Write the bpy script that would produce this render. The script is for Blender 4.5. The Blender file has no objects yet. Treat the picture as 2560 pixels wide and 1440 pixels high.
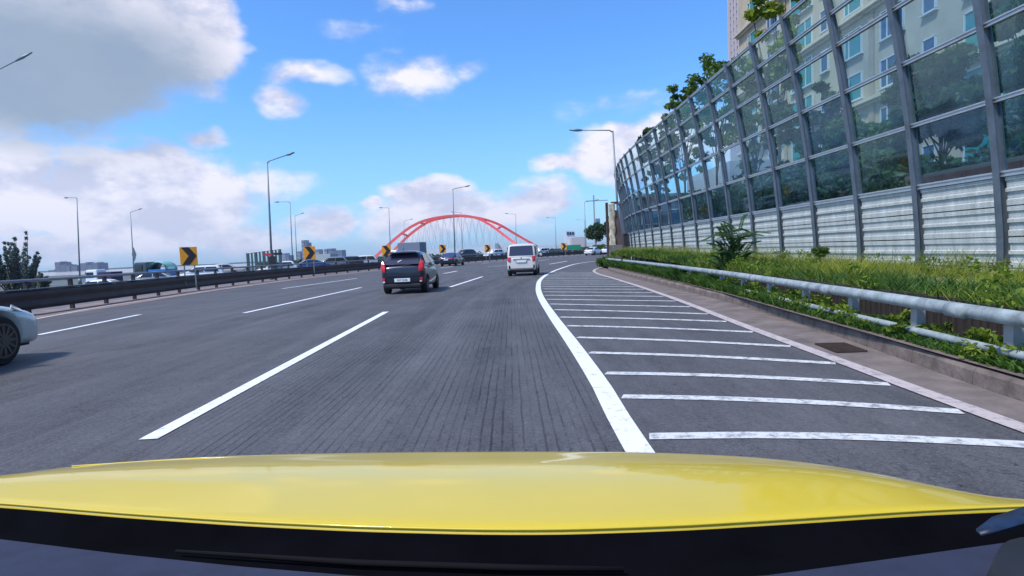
import bpy, bmesh, math, random
import numpy as np
from mathutils import Vector, Matrix, noise as mnoise
random.seed(7); rng = np.random.default_rng(7)
R = math.radians
scene = bpy.context.scene
C = scene.collection
# ------------------------------------------------------------------ camera
F = 1450.0; EYE = 1.35
roll = math.atan(.044); pitch = math.atan(92 * math.cos(roll) / F)
FWD = np.array([0, math.cos(pitch), -math.sin(pitch)])
_r0 = np.array([1., 0, 0]); _u0 = np.cross(_r0, FWD)
RT = math.cos(roll) * _r0 - math.sin(roll) * _u0
UP = math.sin(roll) * _r0 + math.cos(roll) * _u0
cam_d = bpy.data.cameras.new('camera'); cam = bpy.data.objects.new('camera', cam_d); C.objects.link(cam)
cam_d.sensor_width = 36; cam_d.lens = 36 * F / 2560; cam_d.clip_start = .05; cam_d.clip_end = 12000
m = Matrix(((RT[0], UP[0], -FWD[0], 0), (RT[1], UP[1], -FWD[1], 0), (RT[2], UP[2], -FWD[2], EYE), (0, 0, 0, 1)))
cam.matrix_world = m
scene.camera = cam
scene.render.resolution_x = 1024; scene.render.resolution_y = 576

def ray(u, v): return FWD + (u - 1280) / F * RT + (720 - v) / F * UP
def ground(u, v, z=0.0):
    d = ray(u, v); t = (z - EYE) / d[2]; return Vector((d[0] * t, d[1] * t, z))
def at(u, v, Y):
    d = ray(u, v); t = Y / d[1]; return Vector((d[0] * t, Y, EYE + d[2] * t))
def azel(u, v):
    d = ray(u, v); d = d / np.linalg.norm(d); return math.atan2(d[0], d[1]), math.asin(d[2])

# ------------------------------------------------------------------ light
SUN_TO = Vector((-.62, -.45, 1.15)).normalized()
sun_el = math.asin(SUN_TO.z); sun_rot = math.atan2(SUN_TO.x, SUN_TO.y)
sd = bpy.data.lights.new('sun', 'SUN'); sd.energy = 3.0; sd.angle = R(8.0); sd.color = (1, .95, .88)
so = bpy.data.objects.new('sun', sd); C.objects.link(so)
so.rotation_euler = SUN_TO.to_track_quat('Z', 'Y').to_euler()
scene.view_settings.view_transform = 'Standard'; scene.view_settings.look = 'None'
scene.view_settings.exposure = 0.45; scene.view_settings.gamma = 1
scene.view_settings.use_curve_mapping = False
scene.cycles.max_bounces = 6; scene.cycles.transparent_max_bounces = 24
scene.cycles.sample_clamp_indirect = 4

w = bpy.data.worlds.new('World'); scene.world = w; w.use_nodes = True
nt = w.node_tree; N = nt.nodes; LK = nt.links
for n in list(N): N.remove(n)
def wn(t, **k):
    n = N.new(t)
    for a, b in k.items(): setattr(n, a, b)
    return n
def mth(op, a, b=None, c=None, clamp=False):
    n = wn('ShaderNodeMath', operation=op); n.use_clamp = clamp
    for i, x in enumerate((a, b, c)):
        if x is None: continue
        if isinstance(x, (int, float)): n.inputs[i].default_value = x
        else: LK.new(x, n.inputs[i])
    return n.outputs[0]
def sstep(x, lo, hi):
    n = wn('ShaderNodeMapRange', interpolation_type='SMOOTHSTEP')
    LK.new(x, n.inputs[0]); n.inputs[1].default_value = lo; n.inputs[2].default_value = hi
    return n.outputs[0]
def mixc(f, a, b, bt='MIX'):
    n = wn('ShaderNodeMix', data_type='RGBA', blend_type=bt)
    for s, x in ((0, f), (6, a), (7, b)):
        if isinstance(x, (int, float)): n.inputs[s].default_value = x
        elif isinstance(x, tuple): n.inputs[s].default_value = (*x, 1)
        else: LK.new(x, n.inputs[s])
    return n.outputs[2]
sky = wn('ShaderNodeTexSky', sky_type='NISHITA'); sky.sun_disc = False
sky.sun_elevation = sun_el; sky.sun_rotation = sun_rot; sky.air_density = 1.0; sky.dust_density = .6; sky.ozone_density = 2.0
tc = wn('ShaderNodeTexCoord'); D = tc.outputs['Generated']
sx = wn('ShaderNodeSeparateXYZ'); LK.new(D, sx.inputs[0])
az = mth('ARCTAN2', sx.outputs[0], sx.outputs[1]); el = mth('ARCSINE', sx.outputs[2])
cv = wn('ShaderNodeCombineXYZ'); LK.new(az, cv.inputs[0]); LK.new(mth('MULTIPLY', el, 1.7), cv.inputs[1])
def nz(scale, det, off, rough=.6, vec=None):
    mp = wn('ShaderNodeMapping'); mp.inputs['Location'].default_value = off; LK.new(vec or cv.outputs[0], mp.inputs[0])
    n = wn('ShaderNodeTexNoise'); n.inputs['Scale'].default_value = scale; n.inputs['Detail'].default_value = det
    n.inputs['Roughness'].default_value = rough; LK.new(mp.outputs[0], n.inputs[0]); return n.outputs[0]
fb = nz(9, 7, (3.1, 1.7, 0)); fb2 = nz(3.2, 5, (8.1, 4.7, 2)); fb3 = nz(9, 7, (3.1 - .035, 1.7 - .06, 0))
az0, el0 = az, el
az = mth('ADD', az0, mth('MULTIPLY', mth('SUBTRACT', nz(7, 3, (1, 9, 4)), .5), .10)); el = mth('ADD', el0, mth('MULTIPLY', mth('SUBTRACT', nz(8, 3, (7, 2, 1)), .5), .05))
# cumulus banks and loose clouds: centre and half-size as angles
CL = [(60, 40, 520, 290, 1.5), (470, 70, 150, 160, 1.4), (370, 505, 320, 150, 1.5), (20, 470, 170, 160, 1.1), (505, 345, 70, 26, .62), (750, 188, 150, 36, .55),
      (715, 250, 75, 46, .5), (1030, 190, 120, 78, .52), (1075, 476, 130, 40, 1.2), (1130, 540, 300, 75, .85), (1340, 500, 120, 60, .9),
      (1560, 380, 150, 75, 1.3), (1410, 412, 90, 26, .9), (1690, 340, 110, 70, 1.3), (1850, 330, 160, 90, 1.0), (820, 560, 100, 52, .9),
      (925, 505, 42, 18, .8), (905, 75, 110, 24, .26), (1000, 10, 80, 30, .33), (1560, 265, 170, 30, .33), (2150, 420, 260, 140, 1.0), (650, 470, 160, 70, .45),
      (560, 600, 260, 45, .7), (1160, 175, 60, 30, .3), (130, 620, 260, 50, .8)]
Dn = None
for (u, v, a, b, wt) in CL:
    A, E = azel(u, v); ra = 1.18 * a / F / (1 + ((u - 1280) / F) ** 2) ; re = 1.18 * b / F / math.sqrt(1 + ((u - 1280) / F) ** 2)
    dx = mth('DIVIDE', mth('SUBTRACT', az, A), ra); dy = mth('DIVIDE', mth('SUBTRACT', el, E), re)
    d = mth('SQRT', mth('ADD', mth('MULTIPLY', dx, dx), mth('MULTIPLY', dy, dy)))
    s = mth('MULTIPLY', mth('SUBTRACT', 1.0, d, clamp=True), wt)
    Dn = s if Dn is None else mth('MAXIMUM', Dn, s)
# loose cloud cover over the rest of the sky
rest = mth('MULTIPLY', sstep(fb2, .52, .75), mth('ADD', sstep(mth('ABSOLUTE', az), .75, 1.1), sstep(el, .5, .75), clamp=True))
Dn = mth('MAXIMUM', Dn, mth('MULTIPLY', rest, .8))
dens = mth('ADD', Dn, mth('MULTIPLY', mth('SUBTRACT', fb, .5), 1.15))
mask = sstep(dens, .03, .52)
mask = mth('MULTIPLY', mask, sstep(Dn, .0, .16))
thick = sstep(dens, .35, 1.15)
az, el = az0, el0
# lit tops against shaded undersides: compare the density a little higher up
rel = mth('MULTIPLY', mth('SUBTRACT', fb, fb3), 5.0)
lit = mth('ADD', mth('ADD', .62, rel), mth('MULTIPLY', mth('SUBTRACT', fb2, .5), .6), clamp=True)
ccol = mixc(lit, (4.7, 4.9, 6.2), (7.6, 7.3, 8.0))
A, E = azel(110, 150)
bx = mth('DIVIDE', mth('SUBTRACT', az, A), .26); by = mth('DIVIDE', mth('SUBTRACT', el, E), .125)
bd = mth('SQRT', mth('ADD', mth('MULTIPLY', bx, bx), mth('MULTIPLY', by, by)))
bd = mth('ADD', bd, mth('MULTIPLY', mth('SUBTRACT', fb2, .5), .9))
big = mth('SUBTRACT', 1.0, sstep(bd, .45, 1.25))
ccol = mixc(mth('MULTIPLY', big, .95), ccol, (2.3, 2.95, 3.8))
lowc = mth('SUBTRACT', 1.0, sstep(el, .02, .2))
ccol = mixc(mth('MULTIPLY', lowc, .30), ccol, (4.6, 4.9, 6.4))
hz = mth('SUBTRACT', 1.0, sstep(el, -.05, .30))
base = mixc(1.0, sky.outputs[0], (.70, 1.25, 1.85), 'MULTIPLY')
base = mixc(mth('MULTIPLY', hz, .55), base, (2.9, 4.3, 6.3))
col = mixc(mth('MULTIPLY', mask, .93), base, ccol)
bg = wn('ShaderNodeBackground'); bg.inputs[1].default_value = .1; LK.new(col, bg.inputs[0])
wo = wn('ShaderNodeOutputWorld'); LK.new(bg.outputs[0], wo.inputs[0])
w.cycles.sampling_method = 'MANUAL'; w.cycles.sample_map_resolution = 512

# ------------------------------------------------------------------ materials
MATS = {}
def mat(name, col, rough=.6, metal=0., var=.0, scale=4., bump=0., bscale=None, coat=0., spec=None, var2=None, stretch=None):
    if name in MATS: return MATS[name]
    M = bpy.data.materials.new(name); M.use_nodes = True; t = M.node_tree; b = t.nodes['Principled BSDF']
    b.inputs['Base Color'].default_value = (*col, 1); b.inputs['Roughness'].default_value = rough; b.inputs['Metallic'].default_value = metal
    if coat: b.inputs['Coat Weight'].default_value = coat; b.inputs['Coat Roughness'].default_value = .06
    if spec is not None: b.inputs['Specular IOR Level'].default_value = spec
    if var or bump:
        tcn = t.nodes.new('ShaderNodeTexCoord'); src = tcn.outputs['Object']
        if stretch:
            mp = t.nodes.new('ShaderNodeMapping'); mp.inputs['Scale'].default_value = stretch; t.links.new(src, mp.inputs[0]); src = mp.outputs[0]
    if var:
        n = t.nodes.new('ShaderNodeTexNoise'); n.inputs['Scale'].default_value = scale; n.inputs['Detail'].default_value = 6; n.inputs['Roughness'].default_value = .65
        t.links.new(src, n.inputs[0])
        mx = t.nodes.new('ShaderNodeMix'); mx.data_type = 'RGBA'
        c1 = tuple(max(0, x * (1 - var)) for x in col); c2 = var2 or tuple(min(1, x * (1 + var)) for x in col)
        mx.inputs[6].default_value = (*c1, 1); mx.inputs[7].default_value = (*c2, 1)
        rp = t.nodes.new('ShaderNodeMapRange'); rp.inputs[1].default_value = .32; rp.inputs[2].default_value = .68
        t.links.new(n.outputs[0], rp.inputs[0]); t.links.new(rp.outputs[0], mx.inputs[0]); t.links.new(mx.outputs[2], b.inputs['Base Color'])
    if bump:
        n2 = t.nodes.new('ShaderNodeTexNoise'); n2.inputs['Scale'].default_value = bscale or scale * 4; n2.inputs['Detail'].default_value = 4
        t.links.new(src, n2.inputs[0]); bp = t.nodes.new('ShaderNodeBump'); bp.inputs['Strength'].default_value = bump; bp.inputs['Distance'].default_value = .02
        t.links.new(n2.outputs[0], bp.inputs['Height']); t.links.new(bp.outputs[0], b.inputs['Normal'])
    MATS[name] = M; return M

def leaf_mat(name, c1, c2, transl=.35):
    if name in MATS: return MATS[name]
    M = bpy.data.materials.new(name); M.use_nodes = True; t = M.node_tree; n = t.nodes
    for x in list(n): n.remove(x)
    g = n.new('ShaderNodeNewGeometry'); tcn = n.new('ShaderNodeTexCoord'); nn = n.new('ShaderNodeTexNoise'); nn.inputs['Scale'].default_value = 1.3; nn.inputs['Detail'].default_value = 3
    t.links.new(tcn.outputs['Object'], nn.inputs[0])
    ad = n.new('ShaderNodeMath'); ad.operation = 'ADD'; t.links.new(nn.outputs[0], ad.inputs[0])
    ml = n.new('ShaderNodeMath'); ml.operation = 'MULTIPLY_ADD'; ml.inputs[1].default_value = .5; ml.inputs[2].default_value = -.25
    t.links.new(g.outputs['Random Per Island'], ml.inputs[0]); t.links.new(ml.outputs[0], ad.inputs[1])
    mr = n.new('ShaderNodeMapRange'); mr.inputs[1].default_value = .25; mr.inputs[2].default_value = .75; t.links.new(ad.outputs[0], mr.inputs[0])
    mx = n.new('ShaderNodeMix'); mx.data_type = 'RGBA'; mx.inputs[6].default_value = (*c1, 1); mx.inputs[7].default_value = (*c2, 1); t.links.new(mr.outputs[0], mx.inputs[0])
    df = n.new('ShaderNodeBsdfPrincipled'); df.inputs['Roughness'].default_value = .55; df.inputs['Specular IOR Level'].default_value = .3
    tr = n.new('ShaderNodeBsdfTranslucent'); t.links.new(mx.outputs[2], df.inputs['Base Color']); t.links.new(mx.outputs[2], tr.inputs[0])
    ms = n.new('ShaderNodeMixShader'); ms.inputs[0].default_value = transl; t.links.new(df.outputs[0], ms.inputs[1]); t.links.new(tr.outputs[0], ms.inputs[2])
    o = n.new('ShaderNodeOutputMaterial'); t.links.new(ms.outputs[0], o.inputs[0]); MATS[name] = M; return M

def pane_mat(name, tint, gloss=.13):
    M = bpy.data.materials.new(name); M.use_nodes = True; t = M.node_tree; n = t.nodes
    for x in list(n): n.remove(x)
    tcn = n.new('ShaderNodeTexCoord'); nn = n.new('ShaderNodeTexNoise'); nn.inputs['Scale'].default_value = 1.6; nn.inputs['Detail'].default_value = 5
    oi = n.new('ShaderNodeObjectInfo'); vm = n.new('ShaderNodeVectorMath'); vm.operation = 'ADD'
    cb = n.new('ShaderNodeCombineXYZ'); mu = n.new('ShaderNodeMath'); mu.operation = 'MULTIPLY'; mu.inputs[1].default_value = 40
    t.links.new(oi.outputs['Random'], mu.inputs[0]); t.links.new(mu.outputs[0], cb.inputs[0]); t.links.new(tcn.outputs['Object'], vm.inputs[0]); t.links.new(cb.outputs[0], vm.inputs[1])
    t.links.new(vm.outputs[0], nn.inputs[0])
    tr = n.new('ShaderNodeBsdfTransparent'); tr.inputs[0].default_value = (*tint, 1)
    gl = n.new('ShaderNodeBsdfGlossy'); gl.inputs['Roughness'].default_value = .04; gl.inputs[0].default_value = (.75, .9, 1, 1)
    df = n.new('ShaderNodeBsdfDiffuse'); df.inputs[0].default_value = (.32, .42, .45, 1)
    lw = n.new('ShaderNodeLayerWeight'); lw.inputs[0].default_value = .25
    m1 = n.new('ShaderNodeMixShader'); mm = n.new('ShaderNodeMath'); mm.operation = 'MULTIPLY_ADD'; mm.inputs[1].default_value = .13; mm.inputs[2].default_value = gloss * .2
    t.links.new(lw.outputs['Fresnel'], mm.inputs[0]); t.links.new(mm.outputs[0], m1.inputs[0]); t.links.new(tr.outputs[0], m1.inputs[1]); t.links.new(gl.outputs[0], m1.inputs[2])
    m2 = n.new('ShaderNodeMixShader'); mr = n.new('ShaderNodeMapRange'); mr.inputs[1].default_value = .3; mr.inputs[2].default_value = .75; mr.inputs[3].default_value = .0; mr.inputs[4].default_value = .035
    t.links.new(nn.outputs[0], mr.inputs[0]); t.links.new(mr.outputs[0], m2.inputs[0]); t.links.new(m1.outputs[0], m2.inputs[1]); t.links.new(df.outputs[0], m2.inputs[2])
    o = n.new('ShaderNodeOutputMaterial'); t.links.new(m2.outputs[0], o.inputs[0]); MATS[name] = M; return M

# asphalt: aggregate speckle, tyre-track tone, saw-cut grooves running along our lane
def asphalt():
    M = bpy.data.materials.new('asphalt'); M.use_nodes = True; t = M.node_tree; n = t.nodes; b = n['Principled BSDF']; b.inputs['Roughness'].default_value = .74
    b.inputs['Specular IOR Level'].default_value = .35
    L = t.links.new
    tcn = n.new('ShaderNodeTexCoord'); P = tcn.outputs['Object']
    def noi(sc, det, st=None, r=.6):
        x = n.new('ShaderNodeTexNoise'); x.inputs['Scale'].default_value = sc; x.inputs['Detail'].default_value = det; x.inputs['Roughness'].default_value = r
        if st:
            mp = n.new('ShaderNodeMapping'); mp.inputs['Scale'].default_value = st; L(P, mp.inputs[0]); L(mp.outputs[0], x.inputs[0])
        else: L(P, x.inputs[0])
        return x.outputs[0]
    def M_(op, a, c=None, d=None, cl=False):
        x = n.new('ShaderNodeMath'); x.operation = op; x.use_clamp = cl
        for i, q in enumerate((a, c, d)):
            if q is None: continue
            if isinstance(q, (int, float)): x.inputs[i].default_value = q
            else: L(q, x.inputs[i])
        return x.outputs[0]
    def ss(x, a, c):
        y = n.new('ShaderNodeMapRange'); y.interpolation_type = 'SMOOTHSTEP'; L(x, y.inputs[0]); y.inputs[1].default_value = a; y.inputs[2].default_value = c; return y.outputs[0]
    sp = n.new('ShaderNodeSeparateXYZ'); L(P, sp.inputs[0]); X, Y = sp.outputs[0], sp.outputs[1]
    # grooves follow the lane: x shifts with y where the lane bends
    bend = M_('MULTIPLY', M_('POWER', M_('MAXIMUM', M_('SUBTRACT', Y, 14), 0.0), 2.0), .0062)
    Xs = M_('SUBTRACT', X, bend)
    wob = M_('MULTIPLY', M_('SUBTRACT', noi(.8, 2), .5), .03)
    ph = M_('FRACT', M_('DIVIDE', M_('ADD', Xs, wob), .078))
    tri = M_('ABSOLUTE', M_('SUBTRACT', ph, .5))
    gro = M_('SUBTRACT', 1.0, ss(tri, .05, .16))
    gap = M_('MULTIPLY', ss(noi(1.2, 4, (5, .5, 1)), .34, .6), ss(noi(26, 3, (1, .25, 1)), .22, .50))
    lane = M_('MULTIPLY', ss(Xs, -2.85, -2.7), M_('SUBTRACT', 1.0, ss(Xs, .62, .76)))
    lane2 = M_('MULTIPLY', M_('SUBTRACT', 1.0, ss(Xs, -3.2, -3.0)), M_('MULTIPLY', ss(Xs, -6.6, -6.2), .3))
    lane = M_('MULTIPLY', M_('ADD', lane, lane2, None, True), M_('SUBTRACT', 1.0, ss(Y, 22, 34)))
    G = M_('MULTIPLY', M_('MULTIPLY', gro, gap), lane)
    speck = noi(95, 3, None, .7); patch = noi(.55, 5); streak = noi(1.6, 4, (1.5, .12, 1))
    v = M_('ADD', .090, M_('MULTIPLY', M_('SUBTRACT', patch, .5), .07))
    v = M_('ADD', v, M_('MULTIPLY', M_('SUBTRACT', streak, .5), .09))
    v = M_('ADD', v, M_('MULTIPLY', M_('SUBTRACT', speck, .5), .17)); v = M_('ADD', v, M_('MULTIPLY', M_('SUBTRACT', noi(30, 5, None, .8), .5), .20)); v = M_('ADD', v, M_('MULTIPLY', M_('SUBTRACT', noi(9, 5, (1, .5, 1), .75), .5), .07))
    st = ss(noi(38, 2, None, .5), .68, .76); v = M_('ADD', v, M_('MULTIPLY', st, .10))
    v = M_('MULTIPLY', v, M_('SUBTRACT', 1.0, M_('MULTIPLY', G, .46)))
    for cx, ww, am in ((-1.85, .42, .014), (-.15, .42, .014), (-5.9, .45, .012), (-4.2, .45, .012), (-1.0, .22, -.012)):
        tr_ = M_('SUBTRACT', 1.0, ss(M_('ABSOLUTE', M_('SUBTRACT', M_('ADD', Xs, M_('MULTIPLY', streak, .3)), cx)), ww * .2, ww)); v = M_('SUBTRACT', v, M_('MULTIPLY', tr_, am))
    spot = ss(noi(.9, 3, (1.4, .5, 1), .5), .66, .74); v = M_('SUBTRACT', v, M_('MULTIPLY', spot, .018))
    crack = M_('SUBTRACT', 1.0, ss(M_('ABSOLUTE', M_('SUBTRACT', noi(.5, 6, (1, .35, 1), .62), .5)), .0, .0022)); v = M_('SUBTRACT', v, M_('MULTIPLY', crack, .035))
    v = M_('MAXIMUM', v, .012)
    cc = n.new('ShaderNodeCombineColor'); L(M_('MULTIPLY', v, .98), cc.inputs[0]); L(M_('MULTIPLY', v, .95), cc.inputs[1]); L(M_('MULTIPLY', v, 1.0), cc.inputs[2])
    L(cc.outputs[0], b.inputs['Base Color'])
    hgt = M_('SUBTRACT', M_('MULTIPLY', speck, .5), G)
    bp = n.new('ShaderNodeBump'); bp.inputs['Strength'].default_value = .35; bp.inputs['Distance'].default_value = .008; L(hgt, bp.inputs['Height']); L(bp.outputs[0], b.inputs['Normal'])
    MATS['asphalt'] = M; return M

def paint_line(name, col, wear):
    M = mat(name, col, .6, 0, .0); t = M.node_tree; n = t.nodes; b = n['Principled BSDF']; L = t.links.new
    tcn = n.new('ShaderNodeTexCoord'); a = n.new('ShaderNodeTexNoise'); a.inputs['Scale'].default_value = 9; a.inputs['Detail'].default_value = 8; a.inputs['Roughness'].default_value = .8
    L(tcn.outputs['Object'], a.inputs[0]); mr = n.new('ShaderNodeMapRange'); mr.inputs[1].default_value = .60 - wear; mr.inputs[2].default_value = .66 - wear * .6
    L(a.outputs[0], mr.inputs[0])
    mx = n.new('ShaderNodeMix'); mx.data_type = 'RGBA'; mx.inputs[7].default_value = (*col, 1); mx.inputs[6].default_value = (.2, .19, .2, 1); L(mr.outputs[0], mx.inputs[0])
    L(mx.outputs[2], b.inputs['Base Color']); return M

ASPH = asphalt()
WLINE = paint_line('white_road_paint', (.78, .78, .80), .32)
WORN = paint_line('worn_road_paint', (.64, .64, .62), .22)
PINK = paint_line('faded_edge_paint', (.52, .44, .42), .25)
CONC = mat('gutter_concrete', (.17, .135, .12), .9, 0, .35, 2.2, .4, 30)
KERB = mat('kerb_concrete', (.155, .12, .10), .9, 0, .45, 3.5, .5, 24)
SOIL = mat('brown_ground', (.17, .12, .11), .95, 0, .35, 2, .4)
TURF = mat('turf_ground', (.10, .15, .03), .95, 0, .5, 1.5, .5, var2=(.17, .18, .06))
GALV = mat('galvanised_steel', (.27, .31, .31), .7, .0, .4, 5, .12, 20)
GALVP = mat('pale_post_steel', (.36, .36, .34), .6, .2, .25, 4)
POSTM = mat('barrier_post_steel', (.13, .155, .18), .5, .35, .25, 2.5, .1)
RAILM = mat('barrier_rail_aluminium', (.42, .45, .47), .4, .5, .15, 4)
DKRAIL = mat('dark_guardrail_steel', (.032, .025, .028), .6, .1, .4, 1.2, .15, 10)
MEDTOP = mat('median_top_rail', (.22, .24, .27), .45, .5, .2, 2)
RUBBER = mat('tyre_rubber', (.012, .012, .013), .8)
RIM = mat('wheel_alloy', (.12, .12, .125), .35, .8)
DARK = mat('black_plastic', (.012, .012, .014), .6)
CGLASS = mat('car_glass', (.012, .014, .022), .06, 0, spec=.9)
CGLASS2 = mat('tinted_rear_glass', (.035, .03, .05), .1, 0, spec=.9)
RED = mat('red_lamp_lens', (.62, .01, .015), .25, coat=.6)
PALE = mat('clear_lamp_lens', (.7, .68, .66), .2, coat=.5)
PLATE = mat('plate_white', (.75, .77, .78), .5)
INK = mat('plate_ink', (.05, .05, .07), .6)
LAMP = mat('lamp_pole_steel', (.20, .24, .26), .5, .4, .15, 1)
ORANGE = mat('chevron_orange', (.95, .36, .005), .45)
BLACK = mat('chevron_black', (.02, .016, .02), .5)

# ------------------------------------------------------------------ mesh helpers
class MB:
    def __init__(s): s.v = []; s.f = []
    def add(s, vs, fs):
        o = len(s.v); s.v += [tuple(x) for x in vs]; s.f += [tuple(o + i for i in f) for f in fs]; return s
    def box(s, c, d, rz=0, taper=1.0, mtx=None):
        hx, hy, hz = d[0] / 2, d[1] / 2, d[2] / 2; vs = []
        for z, k in ((-hz, 1), (hz, taper)):
            for x, y in ((-hx, -hy), (hx, -hy), (hx, hy), (-hx, hy)):
                X, Y = x * k, y * k
                p = Vector((X * math.cos(rz) - Y * math.sin(rz), X * math.sin(rz) + Y * math.cos(rz), z))
                if mtx: p = mtx @ p
                vs.append(p + Vector(c))
        return s.add(vs, [(3, 2, 1, 0), (4, 5, 6, 7), (0, 1, 5, 4), (1, 2, 6, 5), (2, 3, 7, 6), (3, 0, 4, 7)])
    def tube(s, pts, r, n=8, cap=True):
        pts = [Vector(p) for p in pts]; rings = []
        for i, p in enumerate(pts):
            a = pts[max(0, i - 1)]; b = pts[min(len(pts) - 1, i + 1)]; t = (b - a).normalized()
            up = Vector((0, 0, 1)) if abs(t.z) < .9 else Vector((1, 0, 0))
            x = t.cross(up).normalized(); y = x.cross(t); rr = r[i] if isinstance(r, (list, tuple)) else r
            rings.append([p + x * rr * math.cos(2 * math.pi * k / n) + y * rr * math.sin(2 * math.pi * k / n) for k in range(n)])
        return s.loft(rings, cap)
    def loft(s, rings, cap=True, closed=True):
        n = len(rings[0]); vs = [q for r_ in rings for q in r_]; fs = []
        for i in range(len(rings) - 1):
            for k in range(n if closed else n - 1):
                k2 = (k + 1) % n; fs.append((i * n + k, i * n + k2, (i + 1) * n + k2, (i + 1) * n + k))
        if cap: fs.append(tuple(range(n - 1, -1, -1))); fs.append(tuple((len(rings) - 1) * n + k for k in range(n)))
        return s.add(vs, fs)
    def disc(s, c, axis, r, h, n=20, r2=None):
        a = Vector(axis).normalized(); return s.tube([Vector(c) - a * h / 2, Vector(c) + a * h / 2], [r, r2 if r2 is not None else r], n)
    def slab(s, quad, th):
        q = [Vector(p) for p in quad]; nn = (q[1] - q[0]).cross(q[-1] - q[0]).normalized() * th; k = len(q)
        return s.add(q + [p + nn for p in q], [tuple(range(k - 1, -1, -1)), tuple(range(k, 2 * k))] + [(i, (i + 1) % k, k + (i + 1) % k, k + i) for i in range(k)])
    def mesh(s, name, mt, smooth=False):
        me = bpy.data.meshes.new(name); me.from_pydata(s.v, [], s.f)
        bm = bmesh.new(); bm.from_mesh(me); bmesh.ops.recalc_face_normals(bm, faces=bm.faces); bm.to_mesh(me); bm.free()
        if smooth:
            for p in me.polygons: p.use_smooth = True
        if mt: me.materials.append(mt)
        return me
def link(name, me, parent=None, loc=None, rz=None):
    o = bpy.data.objects.new(name, me); C.objects.link(o)
    if parent: o.parent = parent
    if loc is not None: o.location = loc
    if rz is not None: o.rotation_euler = (0, 0, rz)
    return o
def obj(name, mb, mt, parent=None, smooth=False, world=False, bevel=0):
    """world=True: the geometry was written in world coordinates and the parent sits unrotated at its base"""
    if world and parent is not None:
        off = Vector((0, 0, 0)); p = parent
        while p is not None: off += p.location; p = p.parent
        mb.v = [(x - off.x, y - off.y, z - off.z) for x, y, z in mb.v]
    me = mb.mesh(name, mt, smooth); o = link(name, me, parent)
    if bevel:
        b = o.modifiers.new('bevel', 'BEVEL'); b.width = bevel; b.segments = 2; b.limit_method = 'ANGLE'
    return o
def tag(o, label, cat, group=None, kind=None):
    o['label'] = label; o['category'] = cat
    if group: o['group'] = group
    if kind: o['kind'] = kind
    return o
def thing(name, label, cat, loc=(0, 0, 0), rz=0, group=None):
    o = bpy.data.objects.new(name, None); C.objects.link(o); o.location = loc; o.rotation_euler = (0, 0, rz); o.empty_display_size = .3
    return tag(o, label, cat, group)
def struct(name, mb, mt, smooth=False):
    o = obj(name, mb, mt, smooth=smooth); o['kind'] = 'structure'; return o
def spline(pts, step):
    P = [Vector(p) if len(p) == 3 else Vector((p[0], p[1], 0)) for p in pts]; out = []
    P = [P[0] * 2 - P[1]] + P + [P[-1] * 2 - P[-2]]
    for i in range(1, len(P) - 2):
        n = max(2, int((P[i + 1] - P[i]).length / max(step * .25, .05)))
        for k in range(n):
            t = k / n; a, b, c, d = P[i - 1:i + 3]
            out.append(.5 * ((2 * b) + (c - a) * t + (2 * a - 5 * b + 4 * c - d) * t * t + (3 * b - a - 3 * c + d) * t ** 3))
    out.append(P[-2])
    res = [out[0]]; acc = 0
    for i in range(1, len(out)):
        seg = out[i] - out[i - 1]; L = seg.length
        while acc + L >= step and L > 1e-9:
            q = out[i - 1] + seg * ((step - acc) / seg.length) if seg.length else out[i]
            res.append(q); out[i - 1] = q; seg = out[i] - q; L = seg.length; acc = 0
        acc += L
    return res
def nrm(path, i):
    t = (path[min(i + 1, len(path) - 1)] - path[max(i - 1, 0)]); t.z = 0; t.normalize(); return Vector((t.y, -t.x, 0))   # to the right
def ribbon(mb, path, o1, o2, z):
    vs = []; fs = []
    for i, p in enumerate(path):
        n = nrm(path, i); vs += [Vector((p.x, p.y, z)) + n * o1, Vector((p.x, p.y, z)) + n * o2]
        if i: k = 2 * i; fs.append((k - 2, k - 1, k + 1, k))
    mb.add(vs, fs)

# ------------------------------------------------------------------ ground, road
KER = spline([(3.3, -6), (3.4, 0), (3.47, 3.9), (3.58, 6.2), (3.72, 9.1), (3.98, 13), (4.22, 18), (4.39, 24.4), (4.5, 30), (5.0, 34.5), (6.3, 39.5), (9.3, 48), (13.5, 58), (20, 70), (32, 86), (52, 104), (90, 128), (160, 158)], 1.0)
MED = spline([(-15.0, -8), (-15.1, 4), (-15.3, 14), (-15.5, 19), (-16.1, 24), (-16.8, 30), (-17.1, 36), (-17.0, 43), (-16.3, 50), (-14.9, 57.3), (-12.6, 65), (-8.5, 75), (-2.6, 88), (5, 101), (14.2, 115), (28, 130), (52, 148), (95, 170), (165, 198)], 1.0)
g = MB(); g.add([(-4000, -300, -.55), (4000, -300, -.55), (4000, 7000, -.55), (-4000, 7000, -.55)], [(0, 1, 2, 3)]); struct('ground', g, mat('far_ground', (.10, .12, .11), .95, 0, .3, .01))
g = MB(); g.add([(-2500, 190, -.5), (700, 260, -.5), (1600, 2200, -.5), (-2500, 1100, -.5)], [(0, 1, 2, 3)]); struct('river', g, mat('river_water', (.06, .09, .11), .12, 0, bump=.3, bscale=.4))
def resample(path, n):
    L = [0]
    for i in range(1, len(path)): L.append(L[-1] + (path[i] - path[i - 1]).length)
    out = []; j = 0
    for k in range(n):
        s = L[-1] * k / (n - 1)
        while j < len(L) - 2 and L[j + 1] < s: j += 1
        t = (s - L[j]) / max(1e-9, L[j + 1] - L[j]); out.append(path[j].lerp(path[j + 1], min(1, t)))
    return out
NR = 160; kr = resample(KER, NR); mr_ = resample(MED, NR); vs = []; fs = []
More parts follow.
